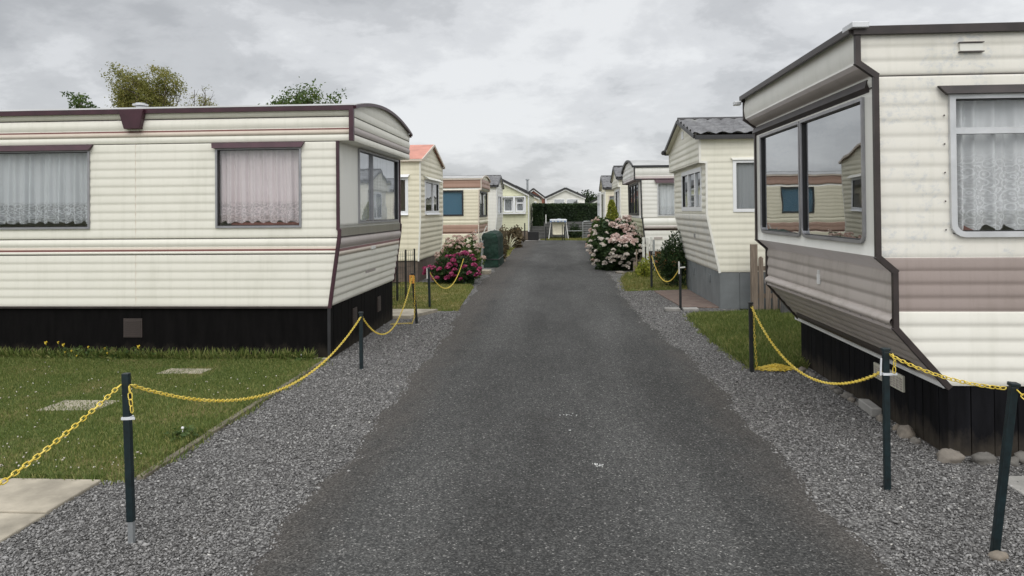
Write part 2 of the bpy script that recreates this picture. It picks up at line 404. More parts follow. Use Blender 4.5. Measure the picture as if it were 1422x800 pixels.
def wnoise(scale, detail, rough, off, dist=0.):
    mp = N.new('ShaderNodeMapping'); L.new(cb.outputs[0], mp.inputs[0]); mp.inputs['Location'].default_value = off
    nz = N.new('ShaderNodeTexNoise'); L.new(mp.outputs[0], nz.inputs['Vector'])
    nz.inputs['Scale'].default_value = scale; nz.inputs['Detail'].default_value = detail; nz.inputs['Roughness'].default_value = rough; nz.inputs['Distortion'].default_value = dist
    return nz.outputs[0]
def wramp(f, stops):
    r = N.new('ShaderNodeValToRGB'); L.new(f, r.inputs[0]); e = r.color_ramp.elements
    while len(e) < len(stops): e.new(.5)
    for x, (p, c) in zip(e, stops): x.position = p; x.color = (*c, 1)
    r.color_ramp.interpolation = 'EASE'
    return r.outputs[0]
nz = wm('ADD', wm('MULTIPLY', wnoise(1.15, 8, .55, (3.1, 1.7, 0), .35), .66), wm('MULTIPLY', wnoise(3.6, 8, .62, (8, 2, 1), .15), .34))
CS = 10.0
cloud = wramp(nz, [(.38, (.40*CS, .41*CS, .425*CS)), (.455, (.50*CS, .51*CS, .525*CS)), (.51, (.61*CS, .62*CS, .635*CS)), (.585, (.72*CS, .73*CS, .74*CS))])
# the cloud cover is brighter high up and on the sun's side, behind the photographer
sx, sy = math.sin(SUN_AZ)*math.cos(SUN_EL), math.cos(SUN_AZ)*math.cos(SUN_EL)
dot = wm('ADD', wm('ADD', wm('MULTIPLY', sp.outputs[0], sx), wm('MULTIPLY', sp.outputs[1], sy)), wm('MULTIPLY', sp.outputs[2], math.sin(SUN_EL)))
gain = wm('ADD', wm('ADD', 1.0, wm('MULTIPLY', wm('MAXIMUM', wm('SUBTRACT', sp.outputs[2], .28), 0.0), 1.2)), wm('MULTIPLY', wm('POWER', wm('MAXIMUM', dot, 0.0), 1.5), .75))
vm = N.new('ShaderNodeVectorMath'); vm.operation = 'SCALE'; L.new(cloud, vm.inputs[0]); L.new(gain, vm.inputs['Scale'])
mx = N.new('ShaderNodeMix'); mx.data_type = 'RGBA'; mx.inputs[0].default_value = .94
L.new(sky.outputs[0], mx.inputs[6]); L.new(vm.outputs[0], mx.inputs[7]); L.new(mx.outputs[2], bg.inputs[0])
bg.inputs[1].default_value = .1

sun = bpy.data.lights.new('sun', 'SUN'); sun.energy = .80; sun.angle = R(38); sun.color = (1, .96, .90)
so = bpy.data.objects.new('sun', sun); COL.objects.link(so)
so.rotation_euler = Vector((-math.sin(SUN_AZ)*math.cos(SUN_EL), -math.cos(SUN_AZ)*math.cos(SUN_EL), -math.sin(SUN_EL))).to_track_quat('-Z', 'Y').to_euler()

F_, CX_, VPX_, HZ_ = 1027., 711., 780., 293.
th = math.atan((VPX_-CX_)/F_); pit = R(.7); rol = R(.5)
f0 = Vector((-math.sin(th), math.cos(th), 0)); r0 = Vector((math.cos(th), math.sin(th), 0)); u0 = Vector((0,0,1))
fw = f0*math.cos(pit) + u0*math.sin(pit); up = u0*math.cos(pit) - f0*math.sin(pit)
rt = r0*math.cos(rol) - up*math.sin(rol); up2 = up*math.cos(rol) + r0*math.sin(rol)
cam = bpy.data.cameras.new('camera'); co = bpy.data.objects.new('camera', cam); COL.objects.link(co)
mtx = Matrix((( rt.x, up2.x, -fw.x, 0), (rt.y, up2.y, -fw.y, 0), (rt.z, up2.z, -fw.z, 1.65), (0,0,0,1)))
co.matrix_world = mtx
cam.lens = F_/1422*36; cam.sensor_width = 36; cam.clip_end = 2000; cam.clip_start = .05
cam.shift_y = ((HZ_ - F_*math.tan(pit)) - 400)/1422
sc.camera = co
sc.view_settings.view_transform = 'Standard'; sc.view_settings.look = 'None'; sc.view_settings.gamma = 1
sc.view_settings.exposure = 0.23
sc.cycles.use_denoising = True
sc.cycles.max_bounces = 8; sc.cycles.transparent_max_bounces = 16; sc.cycles.diffuse_bounces = 4

# ------------------------------------------------------------------ ground
def poly_sheet(name, pts, z, mat, cat=None, dens=None):
    m = MB(); m.face([(x, y, z) for x, y in pts]); o = m.build(name, mat)
    return tag(o, kind='structure')
m = MB(); m.box(-700, 700, -300, 1200, -.5, -.02); tag(m.build('ground', M['field']), kind='structure')
def edge_x(tab, y):
    for (y0, x0), (y1, x1) in zip(tab, tab[1:]):
        if y0 <= y <= y1: return x0 + (x1-x0)*(y-y0)/(y1-y0)
    return tab[0][1] if y < tab[0][0] else tab[-1][1]
RL = [(-8, -1.5), (3.3, -1.49), (8.6, -1.53), (12.1, -1.72), (16.6, -1.88), (37.5, -2.14), (40.3, -2.2)]
RR = [(-8, 1.47), (3.4, 1.47), (5.6, 1.47), (8.6, 1.40), (12.4, 1.18), (19.4, 1.22), (40.3, 1.33)]
def wob(y, s): return .028*math.sin(y*1.3+s) + .035*math.sin(y*3.7+2*s) + .02*math.sin(y*9.1+s) + .012*math.sin(y*19+3*s)
m = MB(); rows = []
yy = -8.
while yy < 40.3:
    xl, xr = edge_x(RL, yy)+wob(yy, 1), edge_x(RR, yy)+wob(yy, 4)
    rows.append([(xl, yy, -.002), (xl+.10, yy, .012)] + [(xl+(xr-xl)*k/6, yy, .016+.022*math.sin(PI*k/6)) for k in range(1, 6)] + [(xr-.10, yy, .012), (xr, yy, -.002)])
    yy += .15
m.grid(rows); tag(m.build('road', M['asphalt'], smooth=True), kind='structure')
m = MB(); m.face([(-9, -8, 0), (9, -8, 0), (9, 12.2, 0), (-9, 12.2, 0)]); m.face([(-3.6, 12.2, 0), (2.9, 12.2, 0), (2.9, 40.3, 0), (-3.6, 40.3, 0)])
tag(m.build('gravel_verge', M['gravel']), kind='structure')

def lawn(name, pts, mat, top=.03):
    m = MB(); c = (sum(p[0] for p in pts)/len(pts), sum(p[1] for p in pts)/len(pts))
    # densify outline
    out = []
    for (a, b) in zip(pts, pts[1:]+pts[:1]):
        d = math.dist(a, b); k = max(1, int(d/.25))
        for i in range(k):
            q = (a[0]+(b[0]-a[0])*i/k, a[1]+(b[1]-a[1])*i/k)
            out.append((q[0]+random.uniform(-.015, .015), q[1]+random.uniform(-.015, .015)))
    inn = [(x+(c[0]-x)*min(.3, .05/max(.1, math.dist((x, y), c))), y+(c[1]-y)*min(.3, .05/max(.1, math.dist((x, y), c)))) for x, y in out]
    m.grid([[(x, y, -.01) for x, y in out], [(x, y, top) for x, y in inn]], closed=True)
    m.face([(x, y, top) for x, y in inn])
    return tag(m.build(name, mat), kind='structure')
LAWN1 = [(-13, 4.40), (-2.66, 4.42), (-2.63, 8.02), (-13, 8.12)]
LAWN2 = [(-3.3, 12.15), (-1.72, 12.15), (-1.80, 13.8), (-1.9, 15.85), (-2.1, 16.6), (-3.7, 16.9), (-3.6, 12.6)]
LAWN3 = [(1.93, 11.5), (1.86, 9.6), (1.93, 7.75), (2.52, 7.8), (2.55, 8.35), (7.5, 8.4), (7.5, 11.9), (2.9, 11.95)]
LAWN4 = [(1.30, 15.1), (2.56, 15.45), (2.8, 17.0), (7, 17.0), (7, 19.9), (2.2, 19.9), (2.0, 19.45), (1.68, 19.3), (1.42, 17.6)]
LAWN5 = [(-3.0, 23.7), (-2.2, 23.9), (-1.93, 27.), (-2.08, 31), (-2.12, 36.), (-2.3, 39.8), (-3.0, 39.8)]
LAWN6 = [(-1.2, 40.7), (2.2, 40.7), (2.2, 43.2), (-1.2, 43.2)]
LAWN7 = [(1.45, 22.0), (1.36, 30), (1.45, 39.8), (1.95, 39.8), (1.95, 24.2), (2.2, 22.0)]
for p, mt in ((LAWN1, 'turf'), (LAWN2, 'turf_dry'), (LAWN3, 'turf'), (LAWN4, 'turf_dry'), (LAWN5, 'turf_dry'), (LAWN6, 'turf_dry'), (LAWN7, 'turf_dry')):
    lawn('lawn', p, M[mt])

def in_poly(x, y, P):
    ins = np.zeros(len(x), bool)
    for (x0, y0), (x1, y1) in zip(P, P[1:]+P[:1]):
        if y0 == y1: continue
        c = ((y0 > y) != (y1 > y)) & (x < (x1-x0)*(y-y0)/(y1-y0) + x0); ins ^= c
    return ins
def grass(P, n, h, wdt, mat, label, tilt=.7):
    P2 = np.array(P); lo, hi = P2.min(0), P2.max(0)
    lo[0] = max(lo[0], -9.5)
    x = rng.uniform(lo[0], hi[0], n); y = rng.uniform(lo[1], hi[1], n); k = in_poly(x, y, P); x, y = x[k], y[k]; n = len(x)
    dens = .5+.5*np.sin(x*2.1+np.sin(y*1.7)*2)*np.sin(y*2.6+1.3*np.sin(x*1.3))
    hh = h*(.5+.8*rng.random(n))*(.75+.5*dens)
    o = cloud_mesh('grass', BLADE_V, BLADE_F, np.stack([x, y, np.full(n, .026)], 1), rand_rot(n, tilt), np.stack([np.full(n, wdt)*(.6+.8*rng.random(n)), hh, hh], 1), M[mat], tone=np.clip(rng.random(n)**1.3*.8+dens*.25, 0, 1))
    return tag(o, label, 'grass', kind='stuff')
grass(LAWN1, 200000, .028, .0055, 'grass', 'short mown green grass in front of the nearest caravan on the left')
grass(LAWN2, 22000, .03, .010, 'grass_dry', 'green and straw coloured grass patch beside the leaning post on the left')
grass([(1.93, 11.5), (1.86, 9.6), (1.93, 7.75), (2.52, 7.8), (2.55, 8.35), (4.6, 8.4), (4.6, 11.9), (2.9, 11.95)], 60000, .06, .008, 'grass', 'longer green grass beside the raked end of the nearest right hand caravan')
grass(LAWN4, 30000, .05, .010, 'grass_dry', 'grass patch by the dark shrub and chain on the right')
grass(LAWN5, 9000, .05, .016, 'grass_dry', 'narrow dry grass strip along the far left road edge')
grass(LAWN6, 7000, .05, .02, 'grass_dry', 'yellowish grass strip at the end of the road')
# ragged tufts where the lawn meets the kerb and the road
def tufts(line, n, spread, h, mat, label):
    ps = []; 
    for a, b in zip(line, line[1:]):
        k = max(1, int(n*math.dist(a, b)))
        t_ = rng.random(k); s = rng.normal(0, spread, (k, 2)); cl = np.sin(t_*23+a[1])*.5+.5
        q = np.stack([a[0]+(b[0]-a[0])*t_, a[1]+(b[1]-a[1])*t_], 1)+s*cl[:, None]; ps.append(q)
    p = np.concatenate(ps); n = len(p); hh = h*(.4+.9*rng.random(n))
    o = cloud_mesh('grass', BLADE_V, BLADE_F, np.stack([p[:, 0], p[:, 1], np.full(n, .0)], 1), rand_rot(n, .9), np.stack([np.full(n, .007), hh, hh], 1), M[mat])
    return tag(o, label, 'grass', kind='stuff')
tufts([(-9, 8.08), (-2.75, 8.02)], 900, .03, .13, 'grass', 'taller uncut grass along the foot of the black skirt on the left')
tufts([(-2.62, 4.45), (-2.62, 8.0)], 420, .045, .05, 'grass', 'straggling grass along the lawn kerb')
tufts([(-9, 4.40), (-2.72, 4.40)], 420, .03, .05, 'grass', 'grass creeping over the edge of the paving slabs')
tufts([(2.6, 3.2), (3.0, 4.4)], 900, .12, .05, 'grass_dry', 'sparse mossy grass in the gravel at the bottom right')
tufts([(1.93, 7.72), (1.86, 9.6), (1.93, 11.5), (2.9, 11.95)], 500, .05, .06, 'grass', 'straggling grass round the right hand lawn')
tufts([(1.3, 15.1), (1.42, 17.6), (1.7, 19.3)], 350, .06, .06, 'grass_dry', 'straggling grass beside the road past the brick paving')
# clover flowers
n_ = 330; x = rng.uniform(-6.5, -2.75, n_); y = 4.5+3.3*rng.random(n_)**2.2; k = (np.sin(x*2.4+y)+np.sin(y*3.1) > -.5); x, y = x[k], y[k]
tag(cloud_mesh('clover_flowers', CHIP_V, CHIP_F, np.stack([x, y, .045+.025*rng.random(len(x))], 1), rand_rot(len(x)), .009+.008*rng.random(len(x)), M['fl_white']), 'small white clover flowers dotted through the lawn', 'clover', kind='stuff')

# gravel chips
def chips(n, xa, xb, ya, yb, size, cond, name, label):
    x = rng.uniform(xa, xb, n); u = rng.random(n); y = ya*(yb/ya)**u if ya > 0 else rng.uniform(ya, yb, n)
    k = cond(x, y); x, y = x[k], y[k]; n = len(x); s = size*(.5+rng.random(n)**2*1.0+1.3*(rng.random(n) > .985))*(1+.03*(y-3))
    o = cloud_mesh(name, CHIP_V, CHIP_F, np.stack([x, y, s*.12+.002], 1), rand_rot(n, 1.0), np.stack([s*(.8+.5*rng.random(n)), s*(.6+.4*rng.random(n)), s*(.5+.5*rng.random(n))], 1), M['chips'], tone=np.clip(rng.beta(2, 2.3, n)*.93+(rng.random(n) > .985)*.4, 0, 1))
    return tag(o, label, 'gravel', kind='stuff')
rlx = np.vectorize(lambda y: edge_x(RL, y)); rrx = np.vectorize(lambda y: edge_x(RR, y))
def cl(x, y):
    e = rlx(y)
    edge = rng.random(len(x)) < np.clip(.5-(x-e)*2.3, 0, 1)
    lawn_ = (x < -2.62) & (y > 4.42) & (y < 8.05); cav = (x < -2.60) & (y >= 8.05); slab = (x < -2.84) & (y < 4.42) & (y > 3.3)
    pad = (x < -2.05) & (y > 11.15) 
    return edge & ~lawn_ & ~cav & ~slab & ~pad & ~((y > 12.1) & (x < rlx(y)-.1)) & (x < e+.28)
chips(120000, -3.3, -1.2, 2.3, 12.2, .0145, cl, 'gravel_chips', 'loose grey gravel chippings along the left side of the road')
def cr(x, y):
    e = rrx(y)
    edge = rng.random(len(x)) < np.clip(.5+(x-e)*2.3, 0, 1)
    lw = in_poly(x, y, LAWN3) | in_poly(x, y, LAWN4); cav = (x > 2.53) & (y > 5.08) & (y < 8.3); pv = (x > 1.85) & (y > 12.35) & (y < 15.2); bare = (x > 2.55) & (y > 4.15) & (rng.random(len(x)) < .6)
    return edge & ~lw & ~cav & ~pv & ~bare & (x < 3.4) & (x > e-.28)
chips(120000, 1.0, 3.4, 2.3, 15.5, .0145, cr, 'gravel_chips', 'loose grey gravel chippings along the right side of the road')
def crd(x, y): return (x > rlx(y)+.05) & (x < rrx(y)-.05)
chips(1100, -1.6, 1.6, 2.6, 16, .011, crd, 'gravel_chips', 'stray pale chippings scattered on the asphalt')
px_ = np.concatenate([np.stack([.21+rng.normal(0, .018, 26), 4.72+rng.normal(0, .02, 26), np.full(26, .041)], 1), np.stack([.02+rng.normal(0, .04, 14), 5.85+rng.normal(0, .015, 14), np.full(14, .042)], 1), np.stack([.05+rng.normal(0, .008, 7), 5.45+rng.normal(0, .01, 7), np.full(7, .042)], 1)])
tag(cloud_mesh('pale_scraps', CHIP_V, CHIP_F, px_, rand_rot(len(px_), .6), .006+.005*rng.random(len(px_)), M['white_plain']), 'tiny crushed white scraps lying on the middle of the asphalt', 'litter', kind='stuff')
# kerb of the lawn
m = MB()
yy = 4.45
while yy < 8.0:
    ln = .90; m.box(-2.655, -2.605, yy, min(yy+ln-.006, 8.0), -.1, .028+random.uniform(-.004, .004)); yy += ln
tag(m.build('kerb', m_plain('mossy_kerb', (.17, .15, .11), .95, var=.45, scale=7, bump=.004), bevel=.006), kind='structure')
m = MB(); m.box(-8, -2.6, 8.045, 8.105, -.1, .035); tag(m.build('concrete_edge', M['concrete'], bevel=.006), kind='structure')

def slab(name, pts, z0, z1, mat, label, cat='paving slab', group=None):
    m = MB(); m.hexa([(x, y, z0) for x, y in pts]+[(x, y, z1) for x, y in pts]); return tag(m.build(name, mat, bevel=.008), label, cat, group)
slab('paving_slab', [(-3.42, 3.9), (-2.84, 3.9), (-2.84, 4.39), (-3.42, 4.39)], -.02, .022, M['concrete'], 'pale paving slab at the corner between lawn and gravel')
slab('paving_slab', [(-3.42, 3.3), (-2.83, 3.3), (-2.83, 3.885), (-3.42, 3.885)], -.02, .018, M['concrete'], 'pale paving slab at the bottom left corner of the photo, nearest the camera')
slab('paving_slab', [(-4.6, 3.6), (-3.435, 3.6), (-3.435, 4.39), (-4.6, 4.39)], -.02, .020, M['concrete'], 'pale paving slab cut by the left edge, along the lawn')
slab('stepping_stone', [(-4.36, 5.86), (-3.86, 5.9), (-3.84, 6.2), (-4.34, 6.2)], .0, .036, M['concrete'], 'stepping slab sunk in the lawn, nearer the left edge', 'stepping stone')
slab('stepping_stone', [(-4.12, 7.26), (-3.66, 7.28), (-3.64, 7.5), (-4.10, 7.5)], .0, .036, M['concrete'], 'smaller stepping slab sunk in the lawn close to the black skirt', 'stepping stone')
slab('paving_slab', [(-3.2, 11.30), (-2.35, 11.30), (-2.05, 12.08), (-3.2, 12.08)], -.02, .05, M['concrete'], 'pale concrete slab beyond the far corner of the near left caravan')
slab('brick_paving', [(2.0, 12.62), (2.62, 12.55), (2.56, 15.25), (1.84, 15.1)], -.02, .02, M['paving'], 'weathered reddish brick paving beside the grey skirted caravan', 'paving')
slab('concrete_pad', [(-2.0, 40.0), (-.95, 40.0), (-.95, 43.6), (-2.0, 43.6)], -.02, .03, M['concrete_grey'], 'small grey concrete pad at the far end of the road', 'concrete pad')
slab('concrete_block', [(-2.35, 19.3), (-1.9, 19.2), (-1.88, 19.6), (-2.33, 19.7)], -.02, .10, M['concrete'], 'pale concrete block beside the road by the green cover', 'block')

# ------------------------------------------------------------------ caravan builder
def prof_u(P, z):
    if z >= P[0][1]: return P[0][0]
    for (u0_, z0), (u1_, z1) in zip(P, P[1:]):
        if z1 <= z <= z0:
            return u1_ if z0 == z1 else u0_ + (u1_-u0_)*(z0-z)/(z0-z1)
    return P[-1][0]
def band_rows(bands, extra, ns=9):
    """bands top to bottom: (z_top, z_bot, mat, kind[, pitch, depth])"""
    rows = []
    for b in bands:
        z0, z1, mi, kind = b[:4]
        zs = [z for z in extra if z1 < z < z0]
        if kind == 'rib':
            p, d = b[4], b[5]; k = max(1, round((z0-z1)/p)); p = (z0-z1)/k
            g = [z0-(z0-z1)*i/(k*ns) for i in range(k*ns+1)]
            
            def f(z):
                t_ = ((z0-z)/p+1e-9) % 1
                return d*.62*(math.sin(PI/2*t_/.78) if t_ < .78 else max(0., 1-(t_-.78)/.22))
        elif kind == 'wave':     # broad soft swell
            d = b[5]; g = [z0-(z0-z1)*i/10 for i in range(11)]; f = lambda z: d*math.sin(PI*(z0-z)/(z0-z1))
        else:
            d = b[5] if len(b) > 5 else 0; g = [z0, z1]; f = lambda z: d
        for z in sorted(set(g+zs), reverse=True): rows.append((z, f(z), mi))
    return rows

def caravan(name, label, side, Xr, Y0, W, Lg, prof, bands, ebands, mats, roof, trims, wins=(), ewins=(), skirt=None, ns=8, cat='static caravan', far_bands=None, gable_mat=0):
    sX = lambda u_: Xr - u_ if side < 0 else Xr + u_
    T = thing(name, label, cat, (sX(prof[-1][0]), Y0, 0))
    ztop = prof[0][1]; zbot = prof[-1][1]
    pz = [p[1] for p in prof]
    # near side wall, with openings
    def side_wall(y, sgn, bnds, wn, ns_):
        ex = pz + [z for w_ in wn for z in (w_['z0'], w_['z1'])]
        rows = band_rows(bnds, ex, ns_); m = MB()
        ub = sorted({v for w_ in wn for v in (w_['a0'], w_['a1'])})
        grid = []
        for z, o_, mi in rows: grid.append([(sX(q), y + sgn*o_, z) for q in [prof_u(prof, z)] + ub + [Lg]])
        b0 = len(m.v)
        for g in grid: m.v += g
        nc = len(grid[0]); us = [None]+ub+[Lg]
        for i in range(len(rows)-1):
            zc = (rows[i][0]+rows[i+1][0])/2
            for j in range(nc-1):
                uc = (((us[j] if us[j] is not None else prof_u(prof, zc)) + us[j+1])/2)
                if any(w_['a0'] < uc < w_['a1'] and w_['z0'] < zc < w_['z1'] for w_ in wn): continue
                m.f.append((b0+i*nc+j, b0+i*nc+j+1, b0+(i+1)*nc+j+1, b0+(i+1)*nc+j)); m.m.append(rows[i+1][2] if rows[i][0] == rows[i+1][0] else rows[i][2])
        return m
    side_wall(Y0, -1, bands, wins, ns).build('side_wall', mats, T, smooth=True)
    fb = [(ztop, zbot, 0, 'flat')]
    side_wall(Y0+W, 1, fb, (), ns).build('side_wall', mats, T)
    m = MB(); m.face([(sX(Lg), Y0, ztop), (sX(Lg), Y0+W, ztop), (sX(Lg), Y0+W, zbot), (sX(Lg), Y0, zbot)])
    m.face([(sX(prof[-1][0]), Y0, zbot), (sX(prof[-1][0]), Y0+W, zbot), (sX(Lg), Y0+W, zbot), (sX(Lg), Y0, zbot)])
    m.build('back_wall', mats[0], T)
    # end wall facing the road
    ex = pz + [z for w_ in ewins for z in (w_['z0'], w_['z1'])]
    rows = [(z, o_*1.9, mi) for z, o_, mi in band_rows(ebands, ex, ns)]; ab = sorted({0., W} | {v for w_ in ewins for v in (w_['a0'], w_['a1'])}); m = MB()
    nc = len(ab)
    for z, o_, mi in rows: m.v += [(sX(prof_u(prof, z)-o_), Y0+a, z) for a in ab]
    for (i, r_) in enumerate(rows[:-1]):
        zc = (r_[0]+rows[i+1][0])/2
        for j in range(nc-1):
            ac = (ab[j]+ab[j+1])/2
            if any(w_['a0'] < ac < w_['a1'] and w_['z0'] < zc < w_['z1'] for w_ in ewins): continue
            m.f.append((i*nc+j, i*nc+j+1, (i+1)*nc+j+1, (i+1)*nc+j)); m.m.append(r_[2])
    m.build('end_wall', mats, T, smooth=True)
    # roof
    kind, rise, ov_e, ov_s, rmat, emat = roof
    if kind == 'barrel': zr = lambda t_: rise*(1-(2*t_-1)**2)
    elif kind == 'gable': zr = lambda t_: rise*(1-abs(2*t_-1))
    else: zr = lambda t_: rise
    K = 20; dz = .11
    if kind != 'flat' or True:
        nr = max(2, int(math.ceil(rise/dz*5))); m = MB(); g = []
        for i in range(nr+1):
            zz = rise*i/nr
            g.append([(sX(-.007*abs(math.sin(PI*zz/dz))), Y0+W*k/K, ztop+min(zz, zr(k/K))) for k in range(K+1)])
        m.grid(g); m.build('gable', mats[gable_mat], T)
    y0e, y1e = Y0-ov_s, Y0+W+ov_s; te = ov_s/W
    def zrx(t_):   # roof height extended past the walls
        if kind == 'gable': return rise*(1-abs(2*t_-1))
        if kind == 'barrel': return rise*(1-(2*t_-1)**2)
        return rise
    ts = [-te+(1+2*te)*k/K for k in range(K+1)]
    if rmat is M['tile']:
        m = MB(); us = np.arange(-ov_e, Lg+.01, .05) if Y0 < 20 else np.arange(-ov_e, 5, .1)
        ts2 = np.linspace(-te, 1+te, 61 if Y0 < 20 else 41); pitch = .36
        g = []
        for t_ in ts2:
            s_ = (t_+te if t_ < .5 else 1+te-t_)*W*1.1
            ph = (s_/pitch) % 1
            row_ = int(s_/pitch)
            g.append([(sX(q), Y0+W*t_, ztop+.045+zrx(t_)-.045*(ph)+.042*abs(math.sin(PI*(q+.12*ph)/.24))) for q in us])
        m.grid(g); m.build('roof', rmat, T)
        m = MB(); m.grid([[(sX(-ov_e+.01), Y0+W*t_, ztop+zrx(t_)-.02) for t_ in ts], [(sX(Lg), Y0+W*t_, ztop+zrx(t_)-.02) for t_ in ts]]); m.build('soffit', mats[0], T)
        m = MB(); m.tube([(sX(-ov_e), Y0+W/2, ztop+rise+.045), (sX(Lg), Y0+W/2, ztop+rise+.045)], .045, 8); m.build('ridge_cap', M['verge'], T)
    else:
        m = MB(); q0, q1 = -ov_e, Lg+.03
        m.grid([[(sX(q), Y0+W*t_, ztop+zrx(t_)+h_) for t_ in ts] for q, h_ in ((q0, .0), (q0, .028), (q1, .028), (q1, .0))])
        m.build('roof', rmat, T)
    # verge strip along the road end and gutter strip along the near side
    m = MB()
    for a, b in zip(ts, ts[1:]):
        m.bar((sX(-ov_e-.012), Y0+W*a, ztop+zrx(a)+.004), (sX(-ov_e-.012), Y0+W*b, ztop+zrx(b)+.004), .024, trims.get('verge', .055), up=(0,0,1))
    m.build('verge_trim', emat, T)
    zz = ztop+zrx(-te)
    m = MB(); gh = trims.get('gutter', .045)
    m.box(min(sX(-ov_e), sX(Lg)), max(sX(-ov_e), sX(Lg)), y0e-.03, y0e+.004, zz-gh*.6, zz+gh*.4); m.build('gutter', emat, T)
    m = MB(); m.box(min(sX(-ov_e), sX(Lg)), max(sX(-ov_e), sX(Lg)), y1e-.004, y1e+.03, zz-gh*.6, zz+gh*.4); m.build('gutter', emat, T)
    # corner trims following the end profile
    if trims.get('corner'):
        tw = trims.get('w', .035)
        for yy_ in (Y0-.012, Y0+W+.012):
            m = MB(); pp = trims.get('path', prof)
            for (ua, za), (ub_, zb) in zip(pp, pp[1:]):
                a = Vector((sX(ua-.004), yy_, za)); b = Vector((sX(ub_-.004), yy_, zb)); d = (b-a).normalized()*tw*.42
                kk = .0035*(len(m.f)//6 % 2); m.bar(a-d, b+d, .034+kk, tw+kk, up=(0, 1, 0))
            m2 = MB(); m2.v, m2.f, m2.m = m.v, m.f, m.m
            m2.build('corner_trim', trims['corner'], T)
    for w_ in wins: window(T, lambda a, z, d: (sX(a), Y0-d, z), w_)
    for w_ in ewins:
        um = prof_u(prof, (w_['z0']+w_['z1'])/2) - w_.get('out', 0)
        window(T, lambda a, z, d, um=um: (sX(um-d), Y0+a, z), w_)
    if skirt:
        su, smat, step, inset = skirt[:4]
        m = MB(); top = zbot+.01
        xs0, xs1 = sX(su), sX(Lg)
        def boards(p0, p1, nrm, step):
            p0, p1 = Vector(p0), Vector(p1); Ln = (p1-p0).length; k = max(1, round(Ln/step)); d = (p1-p0)/Ln; st = Ln/k
            for i in range(k):
                a = p0+d*(i*st+.003); b = p0+d*((i+1)*st-.003); o_ = Vector(nrm)*random.uniform(0, .004); t_ = Vector(nrm)*-.02
                m.hexa([a+o_, b+o_, b+t_, a+t_, a+o_+Vector((0,0,top)), b+o_+Vector((0,0,top)), b+t_+Vector((0,0,top)), a+t_+Vector((0,0,top))])
        boards((xs0, Y0+inset, 0), (xs1, Y0+inset, 0), (0, -1, 0), skirt[4] if len(skirt) > 4 else step)
        boards((xs0, Y0+inset+.001, 0), (xs0, Y0+W-inset, 0), (-1 if side > 0 else 1, 0, 0), step)
        boards((xs0, Y0+W-inset, 0), (xs1, Y0+W-inset, 0), (0, 1, 0), 1.2)
        m.box(min(xs0, xs1)+.03, max(xs0, xs1)-.03, Y0+inset+.03, Y0+W-inset-.03, .0, top-.03)
        m.build('skirt', smat, T)
    return T, sX

